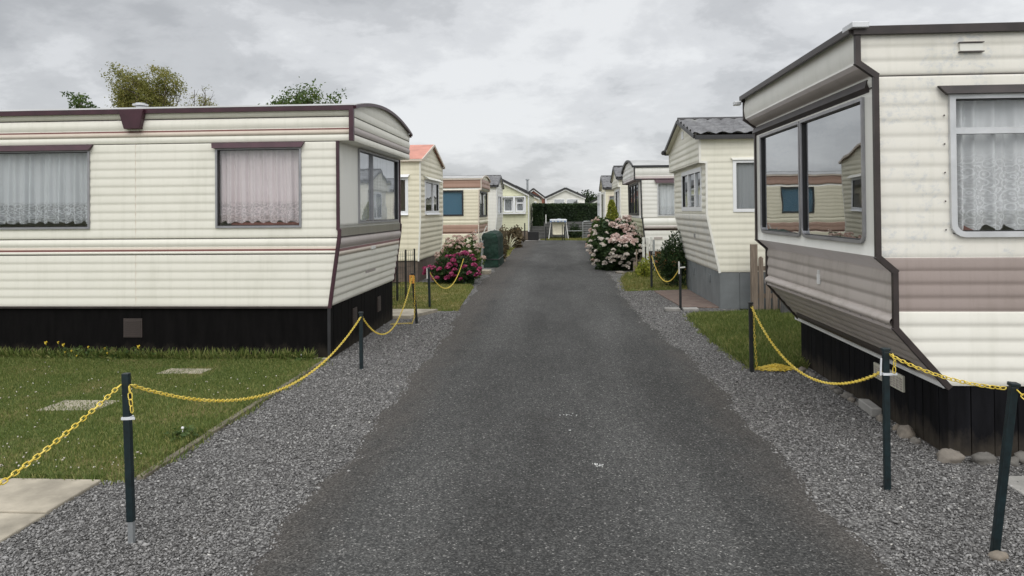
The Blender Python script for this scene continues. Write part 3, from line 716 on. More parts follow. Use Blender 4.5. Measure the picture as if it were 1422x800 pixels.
def ring(m, P, out, inn, d0, d1):
    g = [[P(a, z, d0) for a, z in out], [P(a, z, d1) for a, z in out], [P(a, z, d1) for a, z in inn], [P(a, z, d0) for a, z in inn]]
    m.grid(g, closed=True)
def rrect(a0, a1, z0, z1, r):
    if r <= 0: return [(a0, z0), (a1, z0), (a1, z1), (a0, z1)]
    pts = []
    for cx_, cz_, s in ((a0+r, z0+r, 180), (a1-r, z0+r, 270)):
        pts += [(cx_+r*math.cos(R(s+q)), cz_+r*math.sin(R(s+q))) for q in (0, 22.5, 45, 67.5, 90)]
    return pts + [(a1, z1), (a0, z1)]
def window(T, P, w_):
    a0, a1, z0, z1 = w_['a0'], w_['a1'], w_['z0'], w_['z1']; fw_ = w_.get('fw', .03); r = w_.get('r', 0); g = .02
    m = MB(); out = rrect(a0-g, a1+g, z0-g, z1+g, r); inn = rrect(a0-g+fw_, a1+g-fw_, z0-g+fw_, z1+g-fw_, max(0, r-fw_) if r else 0)
    if r and len(inn) != len(out): inn = rrect(a0-g+fw_, a1+g-fw_, z0-g+fw_, z1+g-fw_, .01)
    pr = w_.get('proud', .022)
    ring(m, P, out, inn, -.04, pr)
    def bx(aa, ab, za, zb, d0, d1): m.hexa([P(aa, za, d1), P(ab, za, d1), P(ab, za, d0), P(aa, za, d0), P(aa, zb, d1), P(ab, zb, d1), P(ab, zb, d0), P(aa, zb, d0)])
    ia0, ia1, iz0, iz1 = a0-g+fw_, a1+g-fw_, z0-g+fw_, z1+g-fw_
    for q in w_.get('mull', ()): bx(q-fw_*.6, q+fw_*.6, iz0-.003, iz1+.003, -.03, pr-.006)
    for q in w_.get('trans', ()): bx(ia0-.003, ia1+.003, q-fw_*.55, q+fw_*.55, -.035, pr-.003)
    W_ = m.build('window', w_['mat'], T)
    if w_.get('gasket', True):   # thin dark rubber seal round the glass
        m = MB(); i2 = rrect(ia0+.007, ia1-.007, iz0+.007, iz1-.007, .02 if r else 0)
        i1 = rrect(ia0-.001, ia1+.001, iz0-.001, iz1+.001, .02 if r else 0)
        ring(m, P, i1, i2, -.03, pr-.012); m.build('seal', M['black'], W_)
    m = MB(); e = .004
    edges = [ia0] + sorted(w_.get('mull', ())) + [ia1]
    for q0, q1 in zip(edges, edges[1:]): m.face([P(q0+e, iz0+e, -.012), P(q1-e, iz0+e, -.012), P(q1-e, iz1-e, -.012), P(q0+e, iz1-e, -.012)])
    m.build('pane', w_.get('glass', M['glass']), W_)
    for c in w_.get('curtains', ()):
        ca0, ca1, cz0, mt, fold, amp, scal = c
        n_ = int((ca1-ca0)/.008)+1; nr = 14; ph = [random.uniform(0, 6.28) for _ in range(6)]; rows = []; uvs = []
        m = MB()
        for i in range(nr+1):
            f = i/nr; row = []
            for j in range(n_+1):
                a = ca0+(ca1-ca0)*j/n_
                q = a+.012*math.sin(3*a+ph[4])*f
                d = amp*(.5+.6*f)*(math.sin(2*PI*q/fold+ph[0]+1.6*math.sin(2*PI*q/(fold*3.7)+ph[1]))*.6+.35*math.sin(2*PI*q/(fold*.53)+ph[2]+f)+.25*math.sin(2*PI*q/(fold*5.1)+ph[3]))
                zb = cz0 + (scal*(1-abs(math.sin(PI*(a-ca0)/.13))) if scal else 0)
                z = z1+.01-(z1+.01-zb)*f
                row.append(P(a, z, -.028-amp*1.35+d)); uvs.append((a, z-cz0))
            rows.append(row)
        m.grid(rows); m.build('curtain', mt, W_, smooth=True, uvs=uvs)
    if w_.get('sill'):
        m = MB(); bx2 = [P(a0-.02, z0-.045, .07), P(a1+.02, z0-.045, .07), P(a1+.02, z0-.045, .0), P(a0-.02, z0-.045, 0), P(a0-.02, z0-.018, .05), P(a1+.02, z0-.018, .05), P(a1+.02, z0-.018, 0), P(a0-.02, z0-.018, 0)]
        m.hexa(bx2); m.build('window_sill', w_['mat'], W_)
    if w_.get('hood'):
        hm, ex, hh, dp = w_['hood']; zt = z1+g+hh
        m = MB(); m.hexa([P(a0-ex*.6, z1+g*.6, dp), P(a1+ex*.6, z1+g*.6, dp), P(a1+ex*.4, z1+g*.6, .01), P(a0-ex*.4, z1+g*.6, .01), P(a0-ex, zt, .03), P(a1+ex, zt, .03), P(a1+ex, zt, .0), P(a0-ex, zt, .0)])
        m.build('window_hood', hm, W_)
    if w_.get('blind'):
        mt, zb = w_['blind']; m = MB(); m.face([P(ia0, zb, -.07), P(ia1, zb, -.07), P(ia1, iz1, -.07), P(ia0, iz1, -.07)]); m.build('blind', mt, W_)
    return W_
def plate(T, name, P, a0, a1, z0, z1, d, mat, slats=0, slat_mat=None):
    m = MB()
    def bx(m, aa, ab, za, zb, d0, d1): m.hexa([P(aa, za, d1), P(ab, za, d1), P(ab, za, d0), P(aa, za, d0), P(aa, zb, d1), P(ab, zb, d1), P(ab, zb, d0), P(aa, zb, d0)])
    bx(m, a0, a1, z0, z1, 0, d); o = m.build(name, mat, T)
    if slats:
        m = MB(); h = (z1-z0-.03)/slats
        for i in range(slats): bx(m, a0+.015, a1-.015, z0+.015+i*h, z0+.015+i*h+h*.5, d, d+.006)
        m.build('louvre', slat_mat or mat, o)
    return o

# ------------------------------------------------------------------ LEFT 1 (nearest left)
P1 = [(0, 2.83), (0, 2.455), (.165, 2.45), (.165, 1.49), (.148, 1.475), (.15, 1.37), (.175, 1.16), (.265, .595)]
b1 = [(2.83, 2.735, 0, 'flat', 0, .006), (2.735, 2.722, 1, 'flat', 0, -.002), (2.722, 2.60, 0, 'wave', 0, .016), (2.60, 2.582, 2, 'flat', 0, .004), (2.582, 2.53, 3, 'flat', 0, .006), (2.53, 2.455, 0, 'wave', 0, .010), (2.455, 2.447, 1, 'flat', 0, -.002),
      (2.447, 1.37, 0, 'rib', .098, .010), (1.37, 1.360, 1, 'flat', 0, -.002), (1.36, 1.27, 0, 'wave', 0, .014), (1.27, 1.245, 3, 'flat', 0, .002), (1.245, 1.222, 2, 'flat', 0, .002), (1.222, 1.19, 0, 'flat', 0, .006), (1.19, 1.18, 1, 'flat', 0, -.002), (1.18, .595, 0, 'rib', .098, .010)]
e1 = [(2.83, 2.735, 0, 'wave', 0, .004), (2.735, 2.727, 1, 'flat'), (2.727, 2.62, 0, 'wave', 0, .006), (2.62, 2.54, 5, 'wave', 0, .006), (2.54, 2.532, 1, 'flat'), (2.532, 2.455, 0, 'wave', 0, .004), (2.455, 2.45, 0, 'flat'), (2.45, 1.49, 4, 'flat'), (1.49, 1.475, 4, 'flat'), (1.475, 1.38, 0, 'flat'), (1.38, 1.365, 1, 'flat'), (1.365, 1.24, 5, 'wave', 0, .012), (1.24, 1.21, 2, 'flat', 0, .002), (1.21, 1.16, 3, 'flat', 0, .004), (1.16, .595, 0, 'rib', .098, .010)]
mats1 = [M['cream'], M['line_dark'], M['line_maroon'], M['line_tan'], M['cream_clean'], M['greyband']]
hood = (M['maroon'], .06, .055, .07)
w1 = [dict(a0=.60, a1=1.555, z0=1.505, z1=2.375, mat=M['alu'], fw=.024, hood=hood, curtains=[(.60, 1.555, 1.535, M['net_pink'], .10, .034, .035)]),
      dict(a0=3.08, a1=4.55, z0=1.505, z1=2.375, mat=M['alu'], fw=.024, hood=hood, curtains=[(3.08, 4.55, 1.545, M['net_grey'], .115, .038, .035)])]
ew1 = [dict(a0=.84, a1=3.0, z0=1.53, z1=2.42, mat=M['alu'], fw=.026, mull=(1.50,), curtains=[(.86, 2.98, 1.53, M['net_sheer'], .11, .012, 0)], glass=M['glass_mid'])]
T1, sX1 = caravan('static_caravan', 'nearest left caravan, cream with maroon trim, tall black skirt and net curtains', -1, -2.34, 8.15, 3.12, 9.0, P1, b1, e1, mats1,
    ('barrel', .17, .03, .012, M['roof_felt'], M['maroon']), dict(corner=M['maroon'], w=.03, path=[(.165, 2.44), (.165, 1.47), (.15, 1.45), (.155, 1.36), (.265, .595)], verge=.035, gutter=.05), w1, ew1, (.275, M['skirt_black'], .15, .012, 2.4), ns=8)
m = MB()
m.bar((-2.336, 8.122, 2.84), (-2.336, 8.122, 2.452), .05, .05, up=(0, 1, 0)); m.build('fascia_trim', M['maroon'], T1)
# white panel between fascia and wall under the overhang gets a dark seam; rainwater outlet on the fascia
m = MB(); m.hexa([(-4.955, 8.07, 2.62), (-4.77, 8.07, 2.62), (-4.77, 8.14, 2.62), (-4.955, 8.14, 2.62), (-5.02, 8.06, 2.845), (-4.72, 8.06, 2.845), (-4.72, 8.14, 2.845), (-5.02, 8.14, 2.845)])
m.build('rainwater_outlet', M['maroon'], T1, bevel=.006)
m = MB(); m.tube([(-5.42, 9.2, 2.90), (-5.42, 9.2, 3.04)], .055, 14); m.tube([(-5.42, 9.2, 3.05), (-5.42, 9.2, 3.07)], .095, 14); m.tube([(-5.42, 9.2, 3.07), (-5.42, 9.2, 3.085)], .06, 14); m.build('roof_vent', M['alu_light'], T1)
Pn = lambda a, z, d: (sX1(a), 8.15-d+.012, z)
plate(T1, 'skirt_vent', Pn, 2.45, 2.67, .245, .46, .012, M['vent_brown'], 8)
Pe = lambda a, z, d: (sX1(.275-d), 8.15+a, z)
plate(T1, 'skirt_vent', Pe, .92, 1.10, .24, .45, .012, M['vent_brown'], 8)
plate(T1, 'skirt_vent', Pe, 2.15, 2.33, .24, .45, .012, M['vent_brown'], 8)
plate(T1, 'grab_plate', lambda a, z, d: (sX1(.172-d), 8.15+a, z), 1.42, 1.62, 1.165, 1.205, .02, M['white_plain'])
plate(T1, 'maker_plate', lambda a, z, d: (sX1(.238-(z-.8)*.155-d), 8.15+a, z), 1.35, 1.85, .83, .90, .012, M['greyband'])
m = MB(); m.box(-12, -2.62, 8.12, 8.16, .578, .60); m.build('base_rail', M['brown_trim'], T1)
m = MB(); m.bar((-2.613, 8.148, .0), (-2.613, 8.148, .60), .03, .03); m.build('skirt_corner', M['black_trim'], T1)
for xx in (-4.86,):
    m = MB(); m.box(xx-.0012, xx+.0012, 8.143, 8.15, 1.37, 2.45); m.box(xx-.0012, xx+.0012, 8.143, 8.15, .60, 1.18); m.build('panel_seam', M['line_tan'], T1)
# cushion glimpsed under the pink curtain
m = MB(); m.box(-3.86, -2.98, 8.38, 8.52, 1.35, 1.545); m.build('cushion', M['interior_cloth'], T1, bevel=.03)

# ------------------------------------------------------------------ RIGHT 1 (nearest right)
P2 = [(0, 2.82), (0, 2.62), (.115, 2.535), (.115, 1.32), (.222, 1.225), (.222, .845), (.55, .466)]
b2 = [(2.82, 2.535, 0, 'rib', .095, .010), (2.535, 2.527, 1, 'flat', 0, -.003), (2.527, 1.315, 0, 'rib', .101, .008), (1.315, .956, 2, 'rib', .09, .012), (.956, .466, 3, 'rib', .098, .013)]
e2 = [(2.82, 2.62, 5, 'wave', 0, .008), (2.62, 2.60, 6, 'flat'), (2.60, 2.54, 6, 'wave', 0, .006), (2.54, 2.47, 5, 'wave', 0, .006), (2.47, 2.455, 1, 'flat'), (2.455, 1.32, 5, 'flat'), (1.32, 1.225, 6, 'flat'), (1.225, .93, 4, 'rib', .10, .010), (.93, .845, 4, 'wave', 0, .02), (.845, .466, 4, 'rib', .062, .006)]
mats2 = [M['ivory'], M['line_dark'], M['brownband'], M['ivory_lower'], M['brownend'], M['cream_clean'], M['greyband']]
w2 = [dict(a0=.60, a1=2.1, z0=1.47, z1=2.385, mat=M['alu_light'], fw=.038, r=.09, trans=(2.155,), hood=(M['brown_trim'], .09, .05, .07), proud=.03, curtains=[(.60, 2.1, 1.485, M['net_white'], .13, .045, .05)])]
ew2 = [dict(a0=.20, a1=1.51, z0=1.42, z1=2.40, mat=M['alu'], fw=.024, r=.08, proud=.02, glass=M['glass_dark']),
       dict(a0=1.575, a1=2.83, z0=1.42, z1=2.40, mat=M['alu'], fw=.024, r=.08, proud=.02, glass=M['glass_dark'])]
T2, sX2 = caravan('static_caravan', 'nearest right caravan, ivory with brown band, stepped raked end and black boarded skirt', 1, 1.99, 5.10, 3.04, 8.0, P2, b2, e2, mats2,
    ('flat', .02, .035, .012, M['roof_felt'], M['brown_trim']), dict(corner=M['brown_trim'], w=.034, verge=.045, gutter=.055), w2, ew2, (.555, M['skirt_board'], .11, .012, .15), ns=8)
m = MB(); m.box(1.93, 2.04, 5.02, 5.2, 2.845, 2.885); m.build('roof_corner_cap', M['alu_light'], T2, bevel=.005)
m = MB(); m.box(1.90, 1.97, 8.22, 8.32, 2.79, 2.83); m.build('roof_corner_cap', M['alu_light'], T2, bevel=.005)
m = MB(); m.hexa([(2.075, 5.2, 2.47), (2.075, 8.2, 2.47), (2.105, 8.2, 2.44), (2.105, 5.2, 2.44), (2.09, 5.2, 2.525), (2.09, 8.2, 2.525), (2.105, 8.2, 2.525), (2.105, 5.2, 2.525)]); m.build('window_hood', M['brown_trim'], T2)
Ps = lambda a, z, d: (sX2(a), 5.10-d, z)
v = plate(T2, 'fascia_vent', Ps, .655, .80, 2.685, 2.735, .022, M['cream_clean'])
m = MB(); m.box(sX2(.65), sX2(.805), 5.068, 5.10, 2.738, 2.744); m.box(sX2(.65), sX2(.805), 5.068, 5.10, 2.676, 2.682); m.build('vent_lip', M['line_dark'], v)
Pe2 = lambda a, z, d: (sX2(.555-d), 5.10+a, z)
plate(T2, 'skirt_vent', Pe2, .62, 1.14, .27, .39, .016, M['vent_cream'], 5, M['greyband'])
m = MB()
for q in range(9): m.box(sX2(.555)-.026, sX2(.555)-.016, 5.10+.66+q*.055, 5.10+.668+q*.055, .28, .38)
m.build('vent_grille', M['vent_cream'], T2)
m = MB(); m.bar((sX2(.56), 5.0985, 0), (sX2(.56), 5.0985, .47), .035, .035); m.build('skirt_corner', M['skirt_board'], T2)
m = MB()   # riveted rail at the knuckle and pale bottom rail of the raked panel
m.bar((sX2(.215), 5.12, .86), (sX2(.215), 8.22, .86), .02, .05); m.build('knuckle_rail', M['greyband'], T2)
def studs(name, mat, T, pts, r):
    m = MB(); m.ball(pts[0], r, 6, 4); o = m.build(name, mat, T)
    for p in pts[1:]:
        c = o.copy(); COL.objects.link(c); c.parent = T; c.location = Vector(p)-Vector(pts[0])
studs('rivet', M['alu'], T2, [(sX2(.205)-.001, 5.2+q*.21, .862) for q in range(15)], .008)
m = MB(); m.bar((sX2(.535), 5.1, .462), (sX2(.535), 8.24, .462), .02, .028); m.build('bottom_rail', M['white_plain'], T2)
# small pale emblem on the brown end panel
m = MB(); m.box(sX2(.222)-.02, sX2(.222)-.008, 6.50, 6.56, 1.0, 1.08); m.box(sX2(.222)-.02, sX2(.222)-.008, 6.515, 6.545, 1.08, 1.12); m.build('emblem', M['white_plain'], T2)
m = MB(); m.box(2.75, 2.86, 5.32, 5.44, 1.3, 1.52); m.build('cushion', M['interior_cloth'], T2, bevel=.03)
# dark settee and lit panels inside, seen dimly behind the tinted glass
m = MB(); m.box(2.45, 3.1, 5.4, 8.0, .5, 1.25); m.box(2.9, 3.1, 5.4, 8.0, 1.25, 1.42); m.build('settee', M['brown_trim'], T2, bevel=.03)
studs('screw_head', M['line_dark'], T2, [(sX2(.55), 5.086, 1.50+q*.19) for q in range(5)], .006)

# ------------------------------------------------------------------ RIGHT 2
P3 = [(0, 2.87), (0, 2.44), (.105, 2.43), (.105, 1.56), (.30, .607)]
def ribs(zt, zb, p=.115, d=.011, mi=0): return [(zt, zb, mi, 'rib', p, d)]
b3 = ribs(2.87, .607, .113)
e3 = [(2.87, 2.44, 0, 'rib', .113, .012), (2.44, 2.43, 0, 'flat'), (2.43, 1.56, 0, 'rib', .113, .011), (1.56, .607, 1, 'rib', .113, .016)]
w3 = [dict(a0=.55, a1=1.5, z0=1.62, z1=2.45, mat=M['upvc'], fw=.055, sill=False, curtains=[(.55, 1.5, 1.62, M['net_plain'], .12, .01, 0)], hood=(M['cream_clean'], .05, .03, .05))]
ew3 = [dict(a0=.42, a1=2.45, z0=1.64, z1=2.36, mat=M['upvc'], fw=.075, glass=M['glass_mid'], mull=(1.05, 1.75), curtains=[(.42, .8, 1.64, M['net_sheer'], .1, .01, 0)])]
T3, sX3 = caravan('static_caravan', 'cream caravan with dark tiled roof and grey boarded skirt, second on the right', 1, 2.30, 12.46, 3.4, 7.0, P3, b3, e3, [M['pale'], M['ivory']],
    ('gable', .43, .10, .10, M['tile'], M['verge']), dict(corner=M['cream_clean'], w=.03, verge=.06, gutter=.07), w3, ew3, (.305, M['skirt_grey'], .32, .01), ns=6)
for a in (.75, 2.3): plate(T3, 'skirt_vent', lambda a_, z, d: (sX3(.305-d), 12.46+a_, z), a, a+.22, .36, .50, .012, M['skirt_grey'], 5)
m = MB(); m.bar((2.33, 12.42, .6), (2.33, 12.42, .6), .01, .01)
plate(T3, 'emblem', lambda a_, z, d: (sX3(.19-d), 12.46+a_, z), 1.5, 1.65, 1.12, 1.2, .02, M['alu'])
m = MB(); m.tube([(2.18, 15.86, 2.86), (2.18, 16.0, 2.86)], .05, 8); m.build('gutter_end', M['verge'], T3)
plate(T3, 'gable_vent', lambda a_, z, d: (sX3(0-d), 12.46+a_, z), 1.6, 1.8, 2.98, 3.12, .015, M['upvc'])
m = MB(); m.box(2.6, 4.2, 12.50, 12.47, .595, .62); m.build('base_rail', M['cream_clean'], T3)

# ------------------------------------------------------------------ RIGHT 3
P4 = [(0, 2.82), (0, 2.47), (.17, 2.455), (.185, 1.43), (.20, 1.42), (.285, .54)]
b4 = [(2.82, 2.55, 0, 'wave', 0, .03), (2.55, 2.49, 2, 'flat', 0, .004), (2.49, 2.455, 1, 'flat', 0, .01), (2.455, 1.43, 0, 'rib', .12, .011), (1.43, 1.22, 0, 'wave', 0, .03), (1.22, 1.14, 2, 'flat', 0, .004), (1.14, 1.10, 1, 'flat', 0, .004), (1.10, .54, 0, 'rib', .14, .014)]
e4 = [(2.82, 2.55, 0, 'rib', .13, .014), (2.55, 2.47, 2, 'flat'), (2.47, 2.455, 1, 'flat'), (2.455, 1.43, 0, 'flat'), (1.43, 1.42, 1, 'flat'), (1.42, .54, 3, 'rib', .13, .014)]
w4 = [dict(a0=.62, a1=1.3, z0=1.50, z1=2.35, mat=M['alu_light'], fw=.03, hood=(M['maroon'], .1, .08, .08), curtains=[(.62, 1.3, 1.5, M['net_sheer'], .16, .035, 0)])]
ew4 = [dict(a0=.75, a1=3.4, z0=1.52, z1=2.40, mat=M['black_trim'], fw=.05, mull=(1.6, 2.5), curtains=[(.8, 3.3, 1.52, M['net_plain'], .2, .02, 0)])]
T4, sX4 = caravan('static_caravan', 'white caravan with curved roof, maroon window hood and orange brown skirt, third on right', 1, 1.955, 20.0, 3.7, 7.0, P4, b4, e4, [M['white'], M['maroon'], M['greyband'], M['greenish']],
    ('barrel', .24, .04, .02, M['roof_felt'], M['black_trim']), dict(corner=M['black_trim'], w=.05, verge=.06, gutter=.05), w4, ew4, (.36, M['skirt_orange'], .6, .05), ns=5)
plate(T4, 'maker_plate', lambda a_, z, d: (sX4(a_), 20.0-d, z), .5, .72, .86, .92, .02, M['greyband'])

# ------------------------------------------------------------------ RIGHT 4, 5
P5 = [(0, 2.80), (.0, 2.5), (.08, 2.49), (.08, 1.5), (.2, .6)]
T5, sX5 = caravan('static_caravan', 'cream tiled-roof caravan beyond the big hydrangea, fourth on the right', 1, 2.03, 26.7, 3.1, 5.0, P5, ribs(2.8, .6, .13), ribs(2.8, .6, .13), [M['pale']],
    ('gable', .45, .06, .08, M['tile'], M['verge']), dict(corner=M['cream_clean'], w=.04, verge=.07, gutter=.08), (), [dict(a0=.5, a1=2.2, z0=1.4, z1=2.4, mat=M['upvc'], fw=.07, mull=(1.3,), curtains=[(.5, 2.2, 1.4, M['net_plain'], .2, .02, 0)])], (.25, M['skirt_grey'], .4, .02), ns=4)
T6, sX6 = caravan('static_caravan', 'farthest right caravan, with pale tiled gable roof and tall white bay window', 1, 2.10, 36.0, 3.4, 5.0, [(0, 2.72), (0, .6)], ribs(2.72, .6, .14), ribs(2.72, .6, .14), [M['warm']],
    ('gable', .6, .1, .1, M['tile'], M['verge']), dict(corner=M['upvc'], w=.05, verge=.09, gutter=.08), [dict(a0=.18, a1=1.2, z0=1.5, z1=2.35, mat=M['line_tan'], fw=.05, curtains=[(.2, 1.2, 1.5, M['net_plain'], .2, .02, 0)])], (), (.05, M['skirt_grey'], .4, .02), ns=4)
m = MB(); m.box(1.86, 2.098, 36.5, 38.9, 1.12, 1.22); m.box(1.86, 2.098, 36.5, 38.9, 2.42, 2.52)
for y_ in (36.5, 37.25, 38.05, 38.8): m.box(1.86, 1.94, y_, y_+.1, 1.22, 2.42)
m.box(1.86, 1.94, 36.6, 38.8, 1.95, 2.02); m.box(2.04, 2.098, 36.5, 36.6, 1.22, 2.42)
bay = m.build('bay_window', M['upvc'], T6)
m = MB(); m.box(1.885, 1.915, 36.6, 38.8, 1.22, 2.42); m.box(1.94, 2.04, 36.53, 36.55, 1.22, 2.42); m.build('pane', M['glass_dark'], bay)

# ------------------------------------------------------------------ LEFT 2
P6 = [(0, 2.88), (0, 1.45), (.05, .505)]
T7, sX7 = caravan('static_caravan', 'yellowish cream caravan with faded red pitched roof and brown skirt, second on the left', -1, -3.31, 17.15, 3.2, 7.0, P6, ribs(2.88, .505, .125, .015), ribs(2.88, .505, .125, .015), [M['warm']],
    ('gable', .46, .06, .07, M['roof_pink'], M['line_tan']), dict(corner=M['cream_clean'], w=.035, verge=.05, gutter=.05),
    [dict(a0=.30, a1=1.3, z0=1.62, z1=2.45, mat=M['upvc'], fw=.07, curtains=[(.7, 1.3, 1.62, M['net_sheer'], .15, .02, 0)], hood=(M['upvc'], .06, .06, .12), sill=True)],
    [dict(a0=.55, a1=2.55, z0=1.62, z1=2.42, mat=M['upvc'], fw=.07, mull=(1.75,), hood=(M['cream_clean'], .12, .07, .14), sill=True, curtains=[(.5, .9, 1.6, M['net_sheer'], .15, .02, 0)])], (.07, M['skirt_brown'], .5, .03), ns=5)

# ------------------------------------------------------------------ LEFT 3
P7 = [(0, 2.86), (0, 2.46), (.08, 2.45), (.10, 1.4), (.10, .5)]
b7 = [(2.86, 2.52, 1, 'rib', .17, .018), (2.52, 2.46, 2, 'flat'), (2.46, 1.32, 0, 'rib', .13, .012), (1.32, 1.15, 0, 'wave', 0, .02), (1.15, .86, 1, 'rib', .14, .016), (.86, .82, 3, 'flat'), (.82, .30, 0, 'rib', .17, .014)]
P7 = [(0, 2.86), (0, 2.46), (.08, 2.45), (.10, 1.4), (.12, .30)]
T8, sX8 = caravan('static_caravan', 'cream caravan with brown roof band and blue blind, third on the left', -1, -2.98, 27.3, 3.2, 7.0, P7, b7, b7, [M['warm'], M['pinkbrown'], M['white'], M['line_maroon']],
    ('barrel', .16, .04, .02, M['roof_felt'], M['line_tan']), dict(corner=M['line_tan'], w=.04, verge=.05, gutter=.05),
    [dict(a0=.68, a1=1.82, z0=1.50, z1=2.42, mat=M['black_trim'], fw=.05, blind=(M['blind_blue'], 1.5))],
    [dict(a0=.25, a1=2.9, z0=1.45, z1=2.40, mat=M['black_trim'], fw=.06, mull=(1.3,), curtains=[(.3, 1.2, 1.45, M['net_sheer'], .2, .02, 0)])], (.13, M['skirt_brown'], .5, .03), ns=5)

# ------------------------------------------------------------------ LEFT 4
T9, sX9 = caravan('static_caravan', 'white tiled-roof caravan half hidden behind the one with the blue blind', -1, -3.0, 34.0, 3.3, 6.0, [(0, 2.82), (0, 1.4), (.1, .5)], ribs(2.82, .5, .15), ribs(2.82, .5, .15), [M['white']],
    ('gable', .49, .08, .1, M['tile'], M['verge']), dict(corner=M['white_plain'], w=.05, verge=.09, gutter=.08), (), [dict(a0=.6, a1=2.6, z0=1.5, z1=2.4, mat=M['upvc'], fw=.08, mull=(1.6,), curtains=[(.6, 2.6, 1.5, M['net_plain'], .2, .02, 0)])], (.15, M['skirt_grey'], .4, .02), ns=4)

# ------------------------------------------------------------------ chalets whose gable faces the camera
def chalet(name, label, X0, X1, Y0, D, ze, zr_, mat, roofm, wins, skirt=None, thick=.12, ov=.12, zb=.0, cat='chalet', wm_=None):
    T = thing(name, label, cat, ((X0+X1)/2, Y0, 0)); xm = (X0+X1)/2
    m = MB(); zb_ = .55 if skirt else 0
    # front wall rows of boards with openings left out, gable above
    xs = sorted({X0, X1} | {v for w_ in wins for v in (w_['a0'], w_['a1'])}); zs = [zb_]; z = zb_
    zs = sorted(set([round(zb_+i*.15, 3) for i in range(int((ze-zb_)/.15)+1)] + [ze] + [v for w_ in wins for v in (w_['z0'], w_['z1'])]))
    for i in range(len(zs)-1):
        for j in range(len(xs)-1):
            xc, zc = (xs[j]+xs[j+1])/2, (zs[i]+zs[i+1])/2
            if any(w_['a0'] < xc < w_['a1'] and w_['z0'] < zc < w_['z1'] for w_ in wins): continue
            m.face([(xs[j], Y0-.014, zs[i]), (xs[j+1], Y0-.014, zs[i]), (xs[j+1], Y0, zs[i+1]), (xs[j], Y0, zs[i+1])])
    m.build('wall', mat, T)
    m = MB(); m.face([(X0, Y0, ze), (X1, Y0, ze), (xm, Y0, zr_)]); m.build('gable', mat, T)
    m = MB(); m.face([(X0, Y0, zb_), (X0, Y0+D, zb_), (X0, Y0+D, ze), (X0, Y0, ze)]); m.face([(X1, Y0, zb_), (X1, Y0+D, zb_), (X1, Y0+D, ze), (X1, Y0, ze)])
    m.face([(X0, Y0+D, zb_), (X1, Y0+D, zb_), (X1, Y0+D, ze), (xm, Y0+D, zr_), (X0, Y0+D, ze)]); m.build('side_wall', mat, T)
    sl = (zr_-ze)/((X1-X0)/2)
    m = MB()
    for s in (-1, 1):
        e = X0-ov if s < 0 else X1+ov; z_e = ze-ov*sl
        m.hexa([(e, Y0-.2, z_e), (xm, Y0-.2, zr_), (xm, Y0+D+.1, zr_), (e, Y0+D+.1, z_e), (e, Y0-.2, z_e+.05), (xm, Y0-.2, zr_+.05), (xm, Y0+D+.1, zr_+.05), (e, Y0+D+.1, z_e+.05)])
    m.build('roof', roofm, T)
    m = MB()
    for s in (-1, 1):
        e = X0-ov if s < 0 else X1+ov; z_e = ze-ov*sl
        m.bar((e, Y0-.22, z_e+.03), (xm, Y0-.22, zr_+.03), .04, thick, up=(0,0,1))
    m.build('bargeboard', M['verge'], T)
    m = MB()
    for s in (-1, 1):
        e = X0-ov*.6 if s < 0 else X1+ov*.6
        m.bar((e, Y0-.18, ze-ov*.6*sl-.1), (xm, Y0-.18, zr_-.1), .03, .09, up=(0,0,1))
    m.build('fascia', M['white_plain'], T)
    for w_ in wins: window(T, lambda a, z, d: (a, Y0-d, z), w_)
    if skirt: m = MB(); m.box(X0+.03, X1-.03, Y0+.03, Y0+D-.03, 0, .56); m.build('skirt', skirt, T)
    return T
TA = chalet('park_home', 'greenish park home with dark sloping roof and boxed white windows, left end of road', -4.95, -1.86, 41.0, 8.5, 2.62, 3.42, M['greenish'], M['verge'],
    [dict(a0=-3.2, a1=-2.72, z0=1.62, z1=2.35, mat=M['upvc'], fw=.08, curtains=[(-3.2, -2.72, 1.62, M['net_plain'], .2, .02, 0)]), dict(a0=-2.52, a1=-2.1, z0=1.62, z1=2.35, mat=M['upvc'], fw=.08, trans=(2.08,), curtains=[(-2.52, -2.1, 1.62, M['net_plain'], .2, .02, 0)])], M['timber'])
m = MB(); m.box(-3.36, -3.26, 40.75, 40.98, 1.5, 2.45); m.box(-3.26, -2.0, 40.75, 40.98, 1.48, 1.57); m.box(-3.26, -2.0, 40.75, 40.98, 2.40, 2.46); m.box(-2.06, -1.98, 40.75, 40.98, 1.57, 2.40); m.box(-2.68, -2.56, 40.75, 40.98, 1.57, 2.40); m.build('window_box', M['upvc'], TA)
m = MB(); m.tube([(-2.0, 43.5, 2.6), (-2.0, 43.5, 3.45)], .06, 8); m.tube([(-2.0, 43.5, 3.45), (-2.0, 43.5, 3.52)], .11, 8); m.build('flue', M['galv'], TA)
m = MB(); m.tube([(-1.84, 40.96, 2.5), (-1.84, 40.96, .1)], .035, 8); m.build('downpipe', M['upvc'], TA)
chalet('park_home', 'cream park home with dark roof just showing above the tall end of the hedge', -4.9, -1.62, 52.5, 8, 2.6, 3.4, M['warm'], M['verge'], [dict(a0=-2.35, a1=-1.8, z0=1.7, z1=2.3, mat=M['upvc'], fw=.08, curtains=[(-2.35, -1.8, 1.7, M['net_plain'], .2, .02, 0)])])
chalet('brick_house', 'small red brick building with dark roof far away above the left end of the hedge', -3.4, -1.6, 66, 6, 2.9, 3.6, M['brick'], M['verge'], [])
